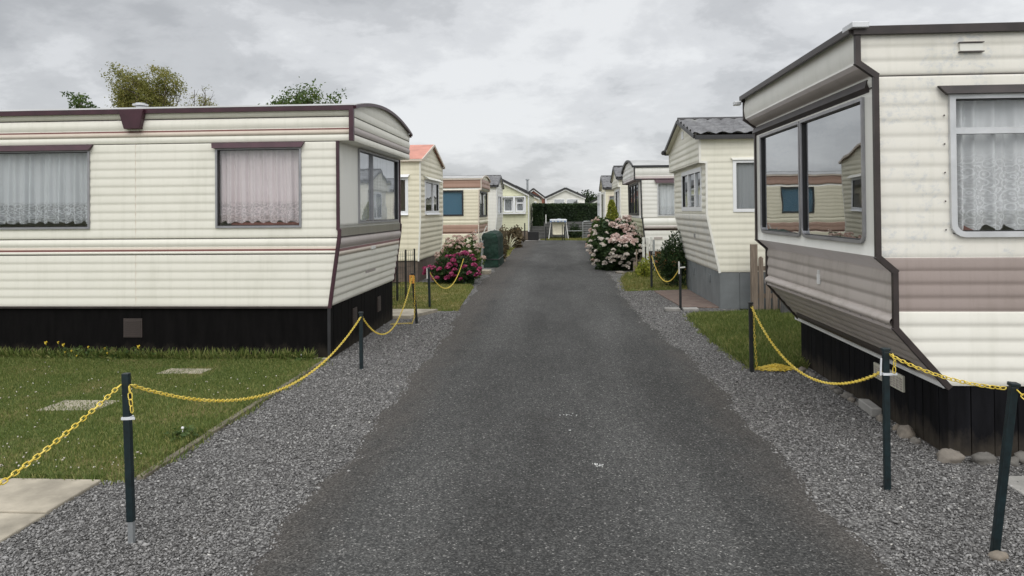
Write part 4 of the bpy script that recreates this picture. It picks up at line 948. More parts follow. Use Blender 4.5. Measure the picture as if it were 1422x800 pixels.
chalet('white_chalet', 'white gabled chalet with black bargeboards and two wide windows centred beyond the hedge', -1.22, 1.86, 60, 9, 2.72, 3.42, M['white'], M['verge'],
    [dict(a0=-.62, a1=.22, z0=1.7, z1=2.58, mat=M['upvc'], fw=.07, glass=M['glass_dark'], curtains=[(-.62, .22, 1.7, M['net_plain'], .25, .03, 0)]), dict(a0=.40, a1=1.32, z0=1.7, z1=2.58, mat=M['upvc'], fw=.07, glass=M['glass_dark'], curtains=[(.4, 1.32, 1.5, M['net_plain'], .25, .03, 0)])], thick=.16)
chalet('white_shed', 'low white roofed building beside the chalet beyond the right end of the hedge', 1.95, 5.0, 58, 7, 2.1, 2.8, M['white'], M['white_plain'], [])

# ------------------------------------------------------------------ posts and chains
def post_root(loc, top, hgt, label, mat='green_post', rad=.018, cap=True, tie=None, base=None, hook=False):
    T = thing('chain_post', label, 'post', loc, 'short posts carrying yellow chain beside the road')
    b = Vector(loc); t_ = Vector(top); d = (t_-b).normalized()
    m = MB(); zb0 = d*.11 if base == 'raised' else Vector((0,0,-.03)); m.bar(b+zb0, t_, rad*2, rad*1.7, up=(0,1,0)); m.build('shaft', M[mat], T, bevel=.005)
    if cap: m = MB(); m.bar(t_, t_+d*.018, rad*2.5, rad*2.2, up=(0,1,0)); m.build('cap', M[mat], T, bevel=.004)
    if tie:
        p = b+d*tie; m = MB(); m.bar(p, p+d*.014, rad*2+.008, rad*1.7+.008, up=(0,1,0)); m.bar(p+Vector((rad, -rad, .007)), p+Vector((rad+.035, -rad-.01, .012)), .006, .012); m.build('cable_tie', M['tie'], T)
    if base == 'sleeve':
        m = MB(); m.bar(b-Vector((0,0,.02)), b+d*.11, rad*1.5, rad*1.2, up=(0,1,0)); m.build('foot_sleeve', M['galv'], T)
    return T
PL = [(-2.165, 3.589), (-2.115, 7.664), (-2.14, 10.776), (-2.233, 12.36), (-2.2, 16.45), (-2.158, 19.944)]
def top_of(x, y, dx, dz, dy=0): return (x+dx, y+dy, dz)
tL = [(-2.20, 3.60, .85), (-2.117, 7.664, .585), (-2.20, 10.776, .73), (-2.25, 12.36, .68), (-2.2, 16.45, .62), (-2.165, 19.944, .83)]
TL = []
# first post: dark shaft raised on a paler metal foot
x0, y0 = PL[0]; T = post_root((x0, y0, 0), tL[0], .85, 'dark green front left post with a white cable tie and bare metal foot', tie=.62, base='raised', cap=False)
m = MB(); m.bar((x0, y0, -.02), (x0-.003, y0, .13), .026, .022, up=(0,1,0)); m.build('foot_sleeve', M['galv'], T)
post_root((*PL[1], 0), tL[1], .58, 'short dark post at the corner of the near left caravan', rad=.019)
T = post_root((*PL[2], 0), tL[2], .73, 'leaning black post with a small orange tag, by the concrete slab', 'black_post', .020)
m = MB(); m.box(-2.24, -2.17, 10.735, 10.75, .60, .72); tg = m.build('tag', M['orange'], T)
m = MB(); zc = .66; yq = 10.73
for dz_ in (.03, -.03):
    m.hexa([(-2.22, yq, zc+dz_-.012), (-2.19, yq, zc+dz_-.012), (-2.19, yq+.004, zc+dz_-.012), (-2.22, yq+.004, zc+dz_-.012), (-2.207, yq, zc+dz_+.014), (-2.203, yq, zc+dz_+.014), (-2.203, yq+.004, zc+dz_+.014), (-2.207, yq+.004, zc+dz_+.014)])
m.box(-2.209, -2.201, yq, yq+.004, zc-.035, zc+.03); m.build('tag_mark', M['black'], tg)
T = post_root((*PL[3], 0), tL[3], .68, 'dark post standing at the edge of the dry lawn in front of the pink hydrangea', rad=.019)
m = MB(); m.box(-2.285, -2.262, 12.34, 12.36, .52, .70); m.build('bracket', M['timber_white'], T)
post_root((*PL[4], 0), tL[4], .62, 'short post almost hidden inside the magenta hydrangea', rad=.018)
post_root((*PL[5], 0), tL[5], .83, 'weathered grey post in front of the green covered box', 'galv', .03)
PR = [(2.045, 3.70), (1.885, 4.485), (1.899, 7.634), (1.923, 12.279), (1.842, 15.49)]
tR = [(2.125, 3.66, .80), (1.887, 4.485, .81), (1.895, 7.634, .69), (1.925, 12.279, .74), (1.84, 15.49, .78)]
post_root((*PR[0], 0), tR[0], .8, 'dark green capped post leaning right at the bottom right of the photo')
T = post_root((*PR[1], 0), tR[1], .8, 'upright dark green post in the gravel in front of the black boarded skirt', tie=.67)
m = MB(); m.bar((1.85, 4.47, .67), (1.855, 4.47, .77), .006, .008); m.build('cable_tie_tail', M['tie'], T)
post_root((*PR[2], 0), tR[2], .69, 'slim black post beside the heap of yellow chain', 'black_post', .019)
T = post_root((*PR[3], 0), tR[3], .74, 'black post set in a split concrete foot next to the brick paving', 'black_post', .019)
m = MB(); m.box(1.66, 1.90, 12.12, 12.3, 0, .05); m.box(1.95, 2.2, 12.16, 12.34, 0, .045); m.build('concrete_foot', M['concrete_grey'], T, bevel=.01)
m = MB(); m.bar((1.90, 12.24, .80), (1.90, 12.24, .60), .02, .02); m.bar((1.90, 12.24, .70), (2.0, 12.24, .71), .02, .02); m.build('bracket', M['timber_white'], T)
post_root((*PR[4], 0), tR[4], .78, 'black post on the grass corner in front of the white picket', 'black_post', .022)

def link_template(wire, ln, wd, n=12, k=5):
    vs = []; fs = []
    hl, r = ln/2-wd/2, wd/2-wire/2
    for i in range(n):
        a = 2*PI*i/n; c, s = math.cos(a), math.sin(a)
        cx_ = hl if c > 1e-6 else (-hl if c < -1e-6 else 0)
        ctr = Vector((cx_+r*c, r*s, 0)); nr = Vector((c, s, 0))
        for j in range(k):
            b = 2*PI*j/k; vs.append(tuple(ctr+nr*(wire/2*math.cos(b))+Vector((0,0,wire/2*math.sin(b)))))
    for i in range(n):
        for j in range(k): fs.append((i*k+j, ((i+1)%n)*k+j, ((i+1)%n)*k+(j+1)%k, i*k+(j+1)%k))
    return vs, fs
def chain(curve, label, wire=.0058, ln=.042, wd=.024, near=True):
    pts = [Vector(p) for p in curve]; pitch = ln-2*wire*.95; acc = [0]
    for a, b in zip(pts, pts[1:]): acc.append(acc[-1]+(b-a).length)
    tot = acc[-1]; N_ = max(2, int(tot/pitch)); tv, tf = link_template(wire, ln, wd, 12 if near else 8, 5 if near else 4)
    P_, Rm = [], []; j = 0; tw = random.uniform(0, .6)
    for i in range(N_):
        s = (i+.5)*tot/N_
        while j < len(acc)-2 and acc[j+1] < s: j += 1
        f = (s-acc[j])/max(1e-6, acc[j+1]-acc[j]); p = pts[j].lerp(pts[j+1], f); d = (pts[j+1]-pts[j]).normalized()
        a = d.cross(Vector((0,0,1))); a = a.normalized() if a.length > 1e-3 else Vector((1,0,0)); b = d.cross(a)
        an = (PI/4 if i % 2 else -PI/4)+tw+random.uniform(-.18, .18)
        y_ = a*math.cos(an)+b*math.sin(an); z_ = d.cross(y_)
        P_.append(p); Rm.append([[d.x, y_.x, z_.x], [d.y, y_.y, z_.y], [d.z, y_.z, z_.z]])
    o = cloud_mesh('yellow_chain', tv, tf, np.array([tuple(p) for p in P_]), np.array(Rm), np.ones(N_), M['chain'])
    o.data.polygons.foreach_set('use_smooth', [True]*len(o.data.polygons))
    return tag(o, label, 'chain', 'yellow plastic chains slung between the posts')
def sagc(a, b, sag, n=40):
    a, b = Vector(a), Vector(b)
    return [a.lerp(b, i/n)-Vector((0, 0, sag*4*(i/n)*(1-i/n))) for i in range(n+1)]
chain(sagc((-2.25, .2, .83), (-2.215, 3.575, .795), .30), 'yellow chain rising from the left edge of the photo to the front left post')
chain(sagc((-2.175, 3.60, .79), (-2.115, 7.645, .55), .37), 'long yellow chain sagging over the lawn edge between the two nearest left posts')
chain([(-2.165, 3.57, .79), (-2.155, 3.565, .72), (-2.15, 3.57, .66)], 'short yellow chain tail dangling by the front left post')
chain(sagc((-2.11, 7.68, .55), (-2.20, 10.76, .71), .46), 'yellow chain dipping low beside the black skirt up to the tagged post', near=False)
chain([(-2.17, 10.76, .70), (-2.165, 10.75, .4), (-2.17, 10.74, .1), (-2.2, 10.72, .02), (-2.35, 10.70, .02), (-2.5, 10.62, .02)], 'yellow chain hanging straight down the tagged post onto the gravel', near=False)
chain(sagc((-2.235, 12.38, .63), (-2.2, 16.44, .60), .45), 'yellow chain hanging in front of the magenta hydrangea', near=False)
chain(sagc((-2.2, 16.46, .60), (-2.16, 19.92, .72), .25), 'yellow chain emerging from the hydrangea to the grey post', near=False)
chain(sagc((2.10, 3.68, .785), (1.905, 4.47, .79), .035), 'yellow chain pulled nearly straight between the two nearest right posts')
chain(sagc((2.13, 3.64, .785), (2.3, 2.6, .72), .12), 'yellow chain leaving the leaning right post towards the right edge of the photo')
chain([(1.915, 4.46, .80), (1.925, 4.455, .75), (1.92, 4.455, .685)], 'short yellow chain tail dangling from the upright right post')
chain(sagc((1.87, 4.50, .685), (1.90, 7.62, .665), .33), 'long yellow chain sagging over the right hand gravel in front of the skirt vent')
cp = []; pa = 0.
for i in range(150):
    pa += random.uniform(-.2, 1.3); r = random.uniform(.02, .15); q = i/150
    cp.append((2.16+r*math.cos(pa)*1.3+.03*math.sin(i*.2), 7.74+r*math.sin(pa)*.8, .012+.055*max(0, 1-r/.12)*(.3+.7*q)+.015*random.random()))
chain(cp, 'tangled heap of yellow chain lying on the grass edge by the slim black post', near=False)
chain([(1.92, 7.63, .66), (1.93, 7.62, .3), (1.95, 7.64, .05), (2.03, 7.7, .03)], 'thin yellow chain hanging down the slim black post to the heap', near=False)
chain(sagc((1.845, 15.47, .70), (1.92, 12.3, .70), .37), 'yellow chain sagging in front of the dark round shrub on the right', near=False)

# ------------------------------------------------------------------ rocks
from mathutils import noise as mnoise
def rock(loc, sx_, sy_, sz_, label, group=None, mat='stone', name='rock'):
    m = MB(); K_, Nn = 11, 16; rows = []; s1 = Vector((random.random()*50, random.random()*50, 3))
    for i in range(K_+1):
        t_ = PI*i/K_; row = []
        for j in range(Nn):
            q = 2*PI*j/Nn; v = Vector((math.sin(t_)*math.cos(q), math.sin(t_)*math.sin(q), math.cos(t_)))
            k = 1+.38*mnoise.noise(v*1.3+s1)+.16*mnoise.noise(v*3.5+s1)+.07*mnoise.noise(v*8+s1)
            sq = 1/max(abs(v.x), abs(v.y), abs(v.z))**.35; w_ = v*k*sq*.9
            row.append((sx_*w_.x, sy_*w_.y, sz_*.35+sz_*w_.z))
        rows.append(row)
    m.grid(rows, closed=True); o = m.build(name, M[mat], smooth=True)
    o.location = loc; o.rotation_euler.z = random.uniform(-.5, .5)
    return tag(o, label, 'rock', group)
G1 = 'stones lined along the foot of the boarded skirt'
for i, (x_, y_, s) in enumerate([(2.46, 5.38, .035), (2.47, 5.68, .04), (2.46, 5.92, .045), (2.46, 6.38, .03), (2.45, 6.50, .035), (2.46, 6.62, .045), (2.44, 6.78, .04), (2.45, 6.95, .03), (2.45, 7.05, .03), (2.44, 7.45, .04), (2.44, 7.56, .035), (2.42, 7.70, .04)]):
    rock((x_, y_, 0), s, s*1.2, s*.8, 'small rounded grey stone in the row along the foot of the black boarded skirt', G1)
rock((2.46, 5.52, 0), .06, .07, .06, 'orange brown rock at the foot of the skirt near its corner')
rock((2.50, 5.00, 0), .085, .06, .055, 'large rounded grey rock at the corner of the black boarded skirt')
rock((2.70, 4.98, 0), .075, .055, .05, 'large mottled rock to the right of the corner rock')
rock((2.86, 4.96, 0), .05, .05, .04, 'smaller rock between the leaning post and the skirt')
rock((2.98, 5.0, 0), .09, .07, .05, 'flat pinkish rock at the foot of the skirt by the right edge')
rock((3.12, 4.96, 0), .07, .05, .05, 'rounded rock at the foot of the skirt cut by the right edge')
rock((2.03, 3.64, -.01), .05, .04, .03, 'flat stone wedged against the foot of the leaning right post')
slab('concrete_block', [(2.42, 6.02), (2.50, 6.02), (2.52, 6.32), (2.44, 6.34)], 0, .07, M['concrete_grey'], 'broken concrete kerb piece lying among the stones by the skirt')
slab('concrete_block', [(2.60, 3.9), (3.3, 3.85), (3.3, 4.75), (2.62, 4.72)], -.03, .010, M['concrete_grey'], 'worn concrete slab sunk in the gravel at the bottom right')
for x_, y_, s, lb in ((-1.98, 22.0, .12, 'pale rock in front of the green covered box'), (-2.0, 22.9, .10, 'brownish rock behind the pale rock at the left verge'), (-1.9, 24.0, .09, 'small rock at the start of the far left grass strip')): rock((x_, y_, 0), s, s, s*.7, lb)
rock((1.5, 19.45, 0), .14, .1, .05, 'pale flat stone at the road edge under the white hydrangea')

# ------------------------------------------------------------------ shrubs
def ell_pts(n, c, r, shell=.65, up_only=True):
    d = rng.normal(size=(n, 3)); d /= np.linalg.norm(d, axis=1)[:, None]
    if up_only: d[:, 2] = np.where(d[:, 2] > 0, d[:, 2], d[:, 2]*.9)
    lump = 1+.16*np.sin(d[:, 0]*5+c[0]*3)+.14*np.sin(d[:, 1]*6+c[1])+.12*np.sin(d[:, 2]*7+1)
    rad = (shell+(1-shell)*rng.random(n))*lump
    return np.array(c)+d*rad[:, None]*np.array(r), d
def bush(name, label, c, r, n, ls, mat, shell=.6, cat='shrub', core=True, tilt=None, group=None):
    T = thing(name, label, cat, (c[0], c[1], 0), group)
    p, d = ell_pts(n, c, r, shell); p[:, 2] = np.maximum(p[:, 2], .01)
    cloud_mesh('foliage', LEAF_V, LEAF_F, p, rand_rot(n, tilt), ls*(.6+.8*rng.random(n)), M[mat], T)
    m = MB()
    for k in range(7):
        a = 2*PI*k/7; m.tube([(c[0]+.05*math.cos(a), c[1]+.05*math.sin(a), 0), (c[0]+.45*r[0]*math.cos(a), c[1]+.45*r[1]*math.sin(a), c[2]+r[2]*.5)], [.015, .006], 5)
    m.build('stem', M['bark'], T)
    return T
PET_V = [(-.5,-.5,.06),(.5,-.5,-.03),(.5,.5,.06),(-.5,.5,-.03)]
def head_mesh(mat, r, n=60):
    d = rng.normal(size=(n, 3)); d /= np.linalg.norm(d, axis=1)[:, None]; d[:, 2] = np.abs(d[:, 2])*1.1-.35
    o = cloud_mesh('flower_head', PET_V, [(0,1,2,3)], d*r, rand_rot(n), r*(.45+.25*rng.random(n)), M[mat]); me = o.data
    bpy.data.objects.remove(o); return me
def heads(T, meshes, n, c, r, cond=None, s0=.8, s1=1.25):
    l = root_loc(T); k = 0; tries = 0; placed = []
    while k < n and tries < 8000:
        tries += 1
        p, d = ell_pts(1, c, r, .94); p = p[0]
        if p[2] < .12 or (cond and not cond(p)): continue
        if p[1] > c[1]+.45*r[1]: continue          # heads on the camera-lit half and sides
        if any(np.linalg.norm(p-q) < .075 for q in placed): continue
        placed.append(p); o = bpy.data.objects.new('flower_head', random.choice(meshes)); COL.objects.link(o); o.parent = T
        o.location = (p[0]-l.x, p[1]-l.y, p[2]-l.z); s = random.uniform(s0, s1); o.scale = (s, s, s*.85); o.rotation_euler = (random.uniform(-.5, .5), random.uniform(-.5, .5), random.uniform(0, 6)); k += 1
mg = [head_mesh('fl_magenta', .062) for _ in range(3)]; pk = [head_mesh('fl_pale', .06) for _ in range(3)]; bl = [head_mesh('fl_blush', .075) for _ in range(3)]; wh = [head_mesh('fl_white', .075) for _ in range(3)]
H1 = bush('hydrangea', 'low hydrangea covered in magenta flower heads in front of the second left caravan', (-2.42, 16.75, .28), (.53, .55, .36), 5200, .07, 'leaf_dark', cat='hydrangea')
heads(H1, mg, 46, (-2.40, 16.7, .28), (.56, .58, .39), s0=.6, s1=1.1)
H2 = bush('hydrangea', 'pale pink hydrangea behind the magenta one', (-2.42, 18.0, .45), (.52, .45, .56), 2200, .085, 'leaf_mid', cat='hydrangea')
heads(H2, pk, 60, (-2.42, 18.0, .47), (.56, .5, .58), lambda p: p[2] > .5, s0=.55, s1=.95)
H3 = bush('hydrangea', 'big round hydrangea with creamy white and blush heads, right of the road', (1.50, 20.55, .58), (.63, .72, .70), 11000, .10, 'leaf_dark', cat='hydrangea')
heads(H3, wh, 66, (1.48, 20.5, .56), (.68, .77, .74), s0=.55, s1=1.05, cond=lambda p: not (p[0] > 1.25 and p[2] > .75 and p[0] < 1.9))
heads(H3, bl, 34, (1.48, 20.5, .58), (.69, .78, .76), lambda p: p[0] > 1.28 and p[2] > .72 and p[0] < 1.95)
H4 = bush('hydrangea', 'taller greenish hydrangea with fading pink heads behind the white one', (1.32, 23.0, .62), (.55, .6, .72), 5200, .10, 'leaf_mid', cat='hydrangea')
heads(H4, pk, 34, (1.30, 22.9, .62), (.58, .64, .76), s0=.7, s1=1.0)
bush('round_shrub', 'dark green rounded shrub against the grey skirt of the tiled roof caravan', (2.36, 15.9, .52), (.40, .42, .56), 6500, .05, 'leaf_dark', .5)
bush('weedy_shrub', 'pale yellowish grassy plant at the foot of the orange brown skirt', (1.98, 18.0, .18), (.2, .25, .32), 900, .07, 'leaf_lime', .3)
bush('conifer_shrub', 'brownish conifer crowded behind the dark green covered box', (-2.0, 24.3, .5), (.26, .7, .55), 2600, .07, 'leaf_brown', .4)
bush('leafy_shrub', 'small brown green shrub beside the striped leaved plant on the left', (-2.15, 33.2, .4), (.5, .8, .55), 1800, .12, 'leaf_brown', .4)
bush('low_shrub', 'low green plants beneath the yellow conifer', (1.52, 26.3, .3), (.32, .8, .45), 1500, .10, 'leaf_mid', .4)
# yellow-green upright conifer
T = thing('golden_conifer', 'upright pointed yellow green conifer by the far right caravans', 'conifer', (1.70, 25.4, 0))
n_ = 5200; z = rng.random(n_)**.8*1.95+.05; a = rng.random(n_)*2*PI; rr = (.42*(1-(z/2.05))**.7+.02)*(.55+.5*rng.random(n_))*(1+.18*np.sin(a*3+z*5))
cloud_mesh('crown', LEAF_V, LEAF_F, np.stack([1.70+rr*np.cos(a), 25.4+rr*np.sin(a), z], 1), rand_rot(n_), .05+.03*rng.random(n_), M['leaf_lime'], T)
m = MB(); m.tube([(1.70, 25.4, 0), (1.70, 25.4, 1.6)], [.03, .01], 6); m.build('trunk', M['bark'], T)
# yucca
T = thing('striped_yucca', 'spiky plant with cream striped strap leaves on the far left grass', 'plant', (-2.22, 30.6, 0))
m = MB()
for k in range(46):
    a = random.uniform(0, 2*PI); el = random.uniform(.25, 1.35); L_ = random.uniform(.45, .8); d = Vector((math.cos(a)*math.cos(el), math.sin(a)*math.cos(el), math.sin(el))); sd = Vector((-math.sin(a), math.cos(a), 0))*.02
    b = Vector((-2.22, 30.6, .08)); c1 = b+d*L_*.6; c2 = b+d*L_-Vector((0, 0, .22*L_*math.cos(el)))
    m.grid([[b-sd, b, b+sd], [c1-sd, c1-Vector((0,0,.012)), c1+sd], [c2-sd*.1, c2, c2+sd*.1]])
m.build('leaves', m_plain('striped_leaf', (.58, .57, .42), .6, var=.35, scale=14), T)
m = MB(); m.tube([(-2.22, 30.6, 0), (-2.22, 30.6, .12)], .05, 7); m.build('stem', M['bark'], T)
# yellow flowered weed against the left skirt
T = thing('yellow_weed', 'straggly weed with small yellow flowers against the black skirt', 'weed', (-5.2, 8.02, 0))
m = MB(); fp = []
for k in range(10):
    x_ = -5.25+random.gauss(0, .26); hgt = random.uniform(.05, .22); x2 = x_+random.uniform(-.06, .06); m.tube([(x_, 8.02, .02), (x2, 7.99, hgt)], [.003, .002], 4); fp.append((x2, 7.985, hgt+.01)); 
m.build('stem', M['bark'] if False else m_plain('weed_stem', (.08, .13, .03), .8), T)
fo = cloud_mesh('flower', CHIP_V, CHIP_F, rng.normal(0, .009, (4, 3)), rand_rot(4), .026*np.ones(4), M['fl_yellow'])
for i_, q_ in enumerate(fp):
    o_ = fo if i_ == 0 else fo.copy()
    if i_: COL.objects.link(o_)
    o_.parent = T; o_.location = Vector(q_)-Vector((-5.2, 8.02, 0)); o_.scale = [random.uniform(.6, 1.2)]*3
n_ = 260; cloud_mesh('leaves', LEAF_V, LEAF_F, np.stack([-5.2+rng.normal(0, .33, n_), 8.0+rng.normal(0, .025, n_), .03+.13*rng.random(n_)**2], 1), rand_rot(n_), .03+.02*rng.random(n_), M['leaf_mid'], T)
for x_, y_, lb in ((-2.88, 8.0, 'single white puffball flower by the corner of the black skirt'), (-2.78, 5.25, 'rosette weed by the kerb at the edge of the lawn')):
    T = thing('small_weed', lb, 'weed', (x_, y_, 0)); n_ = 90
    cloud_mesh('leaves', LEAF_V, LEAF_F, np.stack([x_+rng.normal(0, .05, n_), y_+rng.normal(0, .05, n_), .03+.03*rng.random(n_)], 1), rand_rot(n_, .8), .05+.02*rng.random(n_), M['leaf_mid'], T)
    m = MB(); m.tube([(x_, y_, .02), (x_, y_, .07)], .003, 5); m.ball((x_, y_, .085), .011, 8, 6); m.build('flower', M['white_plain'], T)

# ------------------------------------------------------------------ trees behind the near left caravan
def tree(name, label, base, H_, crown_c, crown_r, nb, leaf, ls, nl, lean=(0, 0), bare=0, seed=1):
    random.seed(seed)
    T = thing(name, label, 'tree', base); m = MB(); tips = []; kx = min(1, crown_r[0])
    b = Vector(base); cc = Vector(crown_c); fork = b.lerp(cc, .55)
    m.tube([b, b.lerp(fork, .5)+Vector((.08, 0, 0)), fork], [.16, .12, .09], 8)
    for i in range(nb):
        while True:
            d = Vector((random.uniform(-1, 1), random.uniform(-1, 1), random.uniform(-.6, 1)))
            if .35 < d.length < 1: break
        tip = cc+Vector((d.x*crown_r[0], d.y*crown_r[1], d.z*crown_r[2])); mid = fork.lerp(tip, .5)+Vector((random.uniform(-.2, .2), random.uniform(-.2, .2), -.1))
        m.tube([fork, mid, tip], [.05, .025, .008], 5); tips.append((tip, 1))
        for k in range(5):
            q = mid.lerp(tip, random.uniform(.2, 1)); e = q+Vector((random.uniform(-.5, .5)*kx+lean[0]*kx*1.4, random.uniform(-.4, .4)*kx, random.uniform(-.05, .6)*kx))*.9
            m.tube([q, e], [.012, .004], 4)
            tips.append((e, 0))
            for k2 in range(2):
                e2 = q.lerp(e, .6)+Vector((random.uniform(-.25, .25)+lean[0]*.5, random.uniform(-.2, .2), random.uniform(0, .3))); m.tube([q.lerp(e, .6), e2], [.006, .003], 3); tips.append((e2, 0))
    m.build('trunk', M['bark'], T)
    tp = [t_[0] for t_ in tips]; tp = [p for p in tp if random.random() > bare]
    per = max(1, nl//len(tp)); pos = []; tn = []
    for p in tp:
        s = random.uniform(.06, .15)*(.4+.6*kx); k = int(per*random.uniform(.4, 1.6)); base_t = random.random()*.5
        pos.append(np.array(p)+rng.normal(0, 1, (k, 3))*np.array([s, s, s*.7])+np.array([lean[0]*.9, 0, .28*kx])*(rng.random((k, 1))-.3)*1.3); tn.append(base_t+.5*rng.random(k))
    pos = np.concatenate(pos); cloud_mesh('crown', LEAF_V, LEAF_F, pos, rand_rot(len(pos)), ls*(.6+.8*rng.random(len(pos))), M[leaf], T, tone=np.concatenate(tn))
    return T
tree('windswept_tree', 'large olive green windswept tree rising behind the near left caravan roof', (-14.4, 26.0, 0), 7, (-14.9, 26, 5.95), (1.15, 1.0, .95), 26, 'leaf_olive', .075, 19000, lean=(-.25, 0), bare=.3, seed=3)
tree('sparse_tree', 'thin half bare treetop just right of the windswept tree', (-13.0, 26.0, 0), 6, (-13.15, 26.0, 5.65), (.5, .6, .7), 9, 'leaf_olive', .06, 1400, lean=(.1, 0), bare=.6, seed=5)
tree('green_tree', 'small bright green treetop at the far left above the caravan roof', (-13.4, 20.0, 0), 5, (-13.35, 20.0, 4.62), (.26, .4, .6), 8, 'leaf_mid', .085, 2600, lean=(-.3, 0), seed=8)
tree('dark_tree', 'low wide dark green treetop above the right part of the near left roof', (-8.3, 22.0, 0), 5, (-8.05, 22.0, 4.55), (1.1, .9, .46), 20, 'leaf_mid', .09, 9000, lean=(.25, 0), seed=12)
for i, (x_, y_, r_, h_, lb) in enumerate(((2.9, 78, 1.6, 3.5, 'dark tree mass far away right of the white chalet'), (.0, 85, .8, 3.9, 'distant dark treetop behind the left slope of the chalet roof'), (1.3, 85, .9, 3.8, 'distant dark treetop behind the right slope of the chalet roof'), (4.6, 80, 1.6, 3.4, 'dark distant tree next to the far right caravan'))):
    T = thing('distant_tree', lb, 'tree', (x_, y_, 0))
    p, d = ell_pts(1500, (x_, y_, h_-.9), (r_, r_, .9), .3); cloud_mesh('crown', LEAF_V, LEAF_F, p, rand_rot(len(p)), .28*np.ones(len(p)), M['leaf_hedge'], T)
    m = MB(); m.tube([(x_, y_, 0), (x_, y_, h_-.9)], .12, 6); m.build('trunk', M['bark'], T)

# hedge
T = thing('clipped_hedge', 'tall dark clipped hedge across the end of the road', 'hedge', (.2, 46, 0))
m = MB(); m.box(-1.75, 2.95, 45.6, 46.5, .05, 1.98); m.box(-1.72, -1.18, 43.9, 45.7, .05, 1.98); m.build('hedge_core', M['leaf_hedge'] if False else m_plain('hedge_core', (.012, .022, .009), .9, var=.5, scale=9), T)
def hl(n, x0, x1, y0, y1, z0, z1): return np.stack([rng.uniform(x0, x1, n), rng.uniform(y0, y1, n), rng.uniform(z0, z1, n)], 1)
hp = np.concatenate([hl(9000, -1.75, 2.95, 45.50, 45.66, .05, 2.0), hl(4500, -1.8, 3.0, 45.5, 46.55, 1.93, 2.07), hl(2600, -1.74, -1.14, 43.84, 43.97, .05, 2.0), hl(1600, -1.74, -1.14, 43.84, 45.7, 1.93, 2.07), hl(1800, -1.19, -1.12, 43.84, 45.7, .05, 2.0)])
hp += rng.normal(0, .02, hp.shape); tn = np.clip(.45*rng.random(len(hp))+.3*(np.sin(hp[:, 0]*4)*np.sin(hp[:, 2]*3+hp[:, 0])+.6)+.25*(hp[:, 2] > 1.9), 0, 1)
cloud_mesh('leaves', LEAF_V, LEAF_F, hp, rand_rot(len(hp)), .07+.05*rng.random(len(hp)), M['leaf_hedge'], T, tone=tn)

# ------------------------------------------------------------------ fences, gates, boxes
def mesh_fence(name, label, p0, p1, posts, h, cat='fence', hp_=None, mat='black_post'):
    p0, p1 = Vector(p0), Vector(p1); T = thing(name, label, cat, tuple(p0)); d = p1-p0; L_ = d.length
    for f in posts:
        q = p0+d*f; m = MB(); m.bar(q, q+Vector((0, 0, (hp_ or h)+.03)), .026, .026, up=(0,1,0)); m.build('fence_post', M[mat], T)
    m = MB(); k = int(L_/.07)
    for i in range(k+1): q = p0+d*i/k; m.bar(q+Vector((0,0,.03)), q+Vector((0,0,h)), .004, .004, up=(0,1,0))
    for i in range(int(h/.1)+1): m.bar(p0+Vector((0,0,.03+i*.1)), p1+Vector((0,0,.03+i*.1)), .004, .004)
    m.build('wire_mesh', M[mat], T); return T
mesh_fence('wire_fence', 'black wire mesh fence with three posts between the first and second left caravans', (-2.80, 13.9, 0), (-3.05, 13.1, 0), (0, .40, .78), .92)
mesh_fence('wire_fence', 'dark wire mesh fence behind the pink hydrangeas', (-3.3, 20.9, 0), (-2.3, 20.9, 0), (0, .98), .72, hp_=.85)
T = mesh_fence('wire_fence', 'low metal mesh fence across the gap behind the green box', (-2.95, 25.2, 0), (-2.3, 25.2, 0), (0, 1), 1.0, mat='galv')
m = MB(); m.bar((-2.95, 25.0, .3), (-2.55, 25.0, 1.15), .04, .03); m.build('brace', M['timber_white'], T)
# picket fence on the right
T = thing('picket_fence', 'brown timber picket fence between the first and second right caravans', 'fence', (3.05, 12.1, 0))
m = MB(); m.box(3.02, 3.12, 12.08, 12.16, 0, 1.08); m.build('fence_post', M['timber'], T)
for i in range(34):
    if i < 32:
        x_ = 3.135+i*.108; h_ = .90+random.uniform(-.02, .02); m = MB()
        m.hexa([(x_, 12.08, .02), (x_+.072, 12.08, .02), (x_+.072, 12.10, .02), (x_, 12.10, .02), (x_, 12.08, h_-.03), (x_+.072, 12.08, h_-.03), (x_+.072, 12.10, h_-.03), (x_, 12.10, h_-.03)])
        m.hexa([(x_, 12.08, h_-.03), (x_+.072, 12.08, h_-.03), (x_+.072, 12.10, h_-.03), (x_, 12.10, h_-.03), (x_+.025, 12.08, h_), (x_+.047, 12.08, h_), (x_+.047, 12.10, h_), (x_+.025, 12.10, h_)]); m.build('picket', M['timber'], T)
m = MB(); m.box(3.1, 6.6, 12.10, 12.14, .22, .29); m.box(3.1, 6.6, 12.10, 12.14, .66, .73); m.build('rail', M['timber'], T)
# dark boards closing the gap behind the near right caravan
T = thing('board_fence', 'low dark board fence in the gap behind the nearest right caravan', 'fence', (3.4, 10.9, 0))
m = MB(); m.box(3.36, 7.5, 11.55, 11.58, .0, .28); m.box(3.36, 7.5, 11.545, 11.575, .29, .52); m.build('boards', M['timber_dark'], T)
m = MB(); m.box(3.34, 3.42, 11.56, 11.64, 0, .6); m.build('fence_post', M['timber_dark'], T)
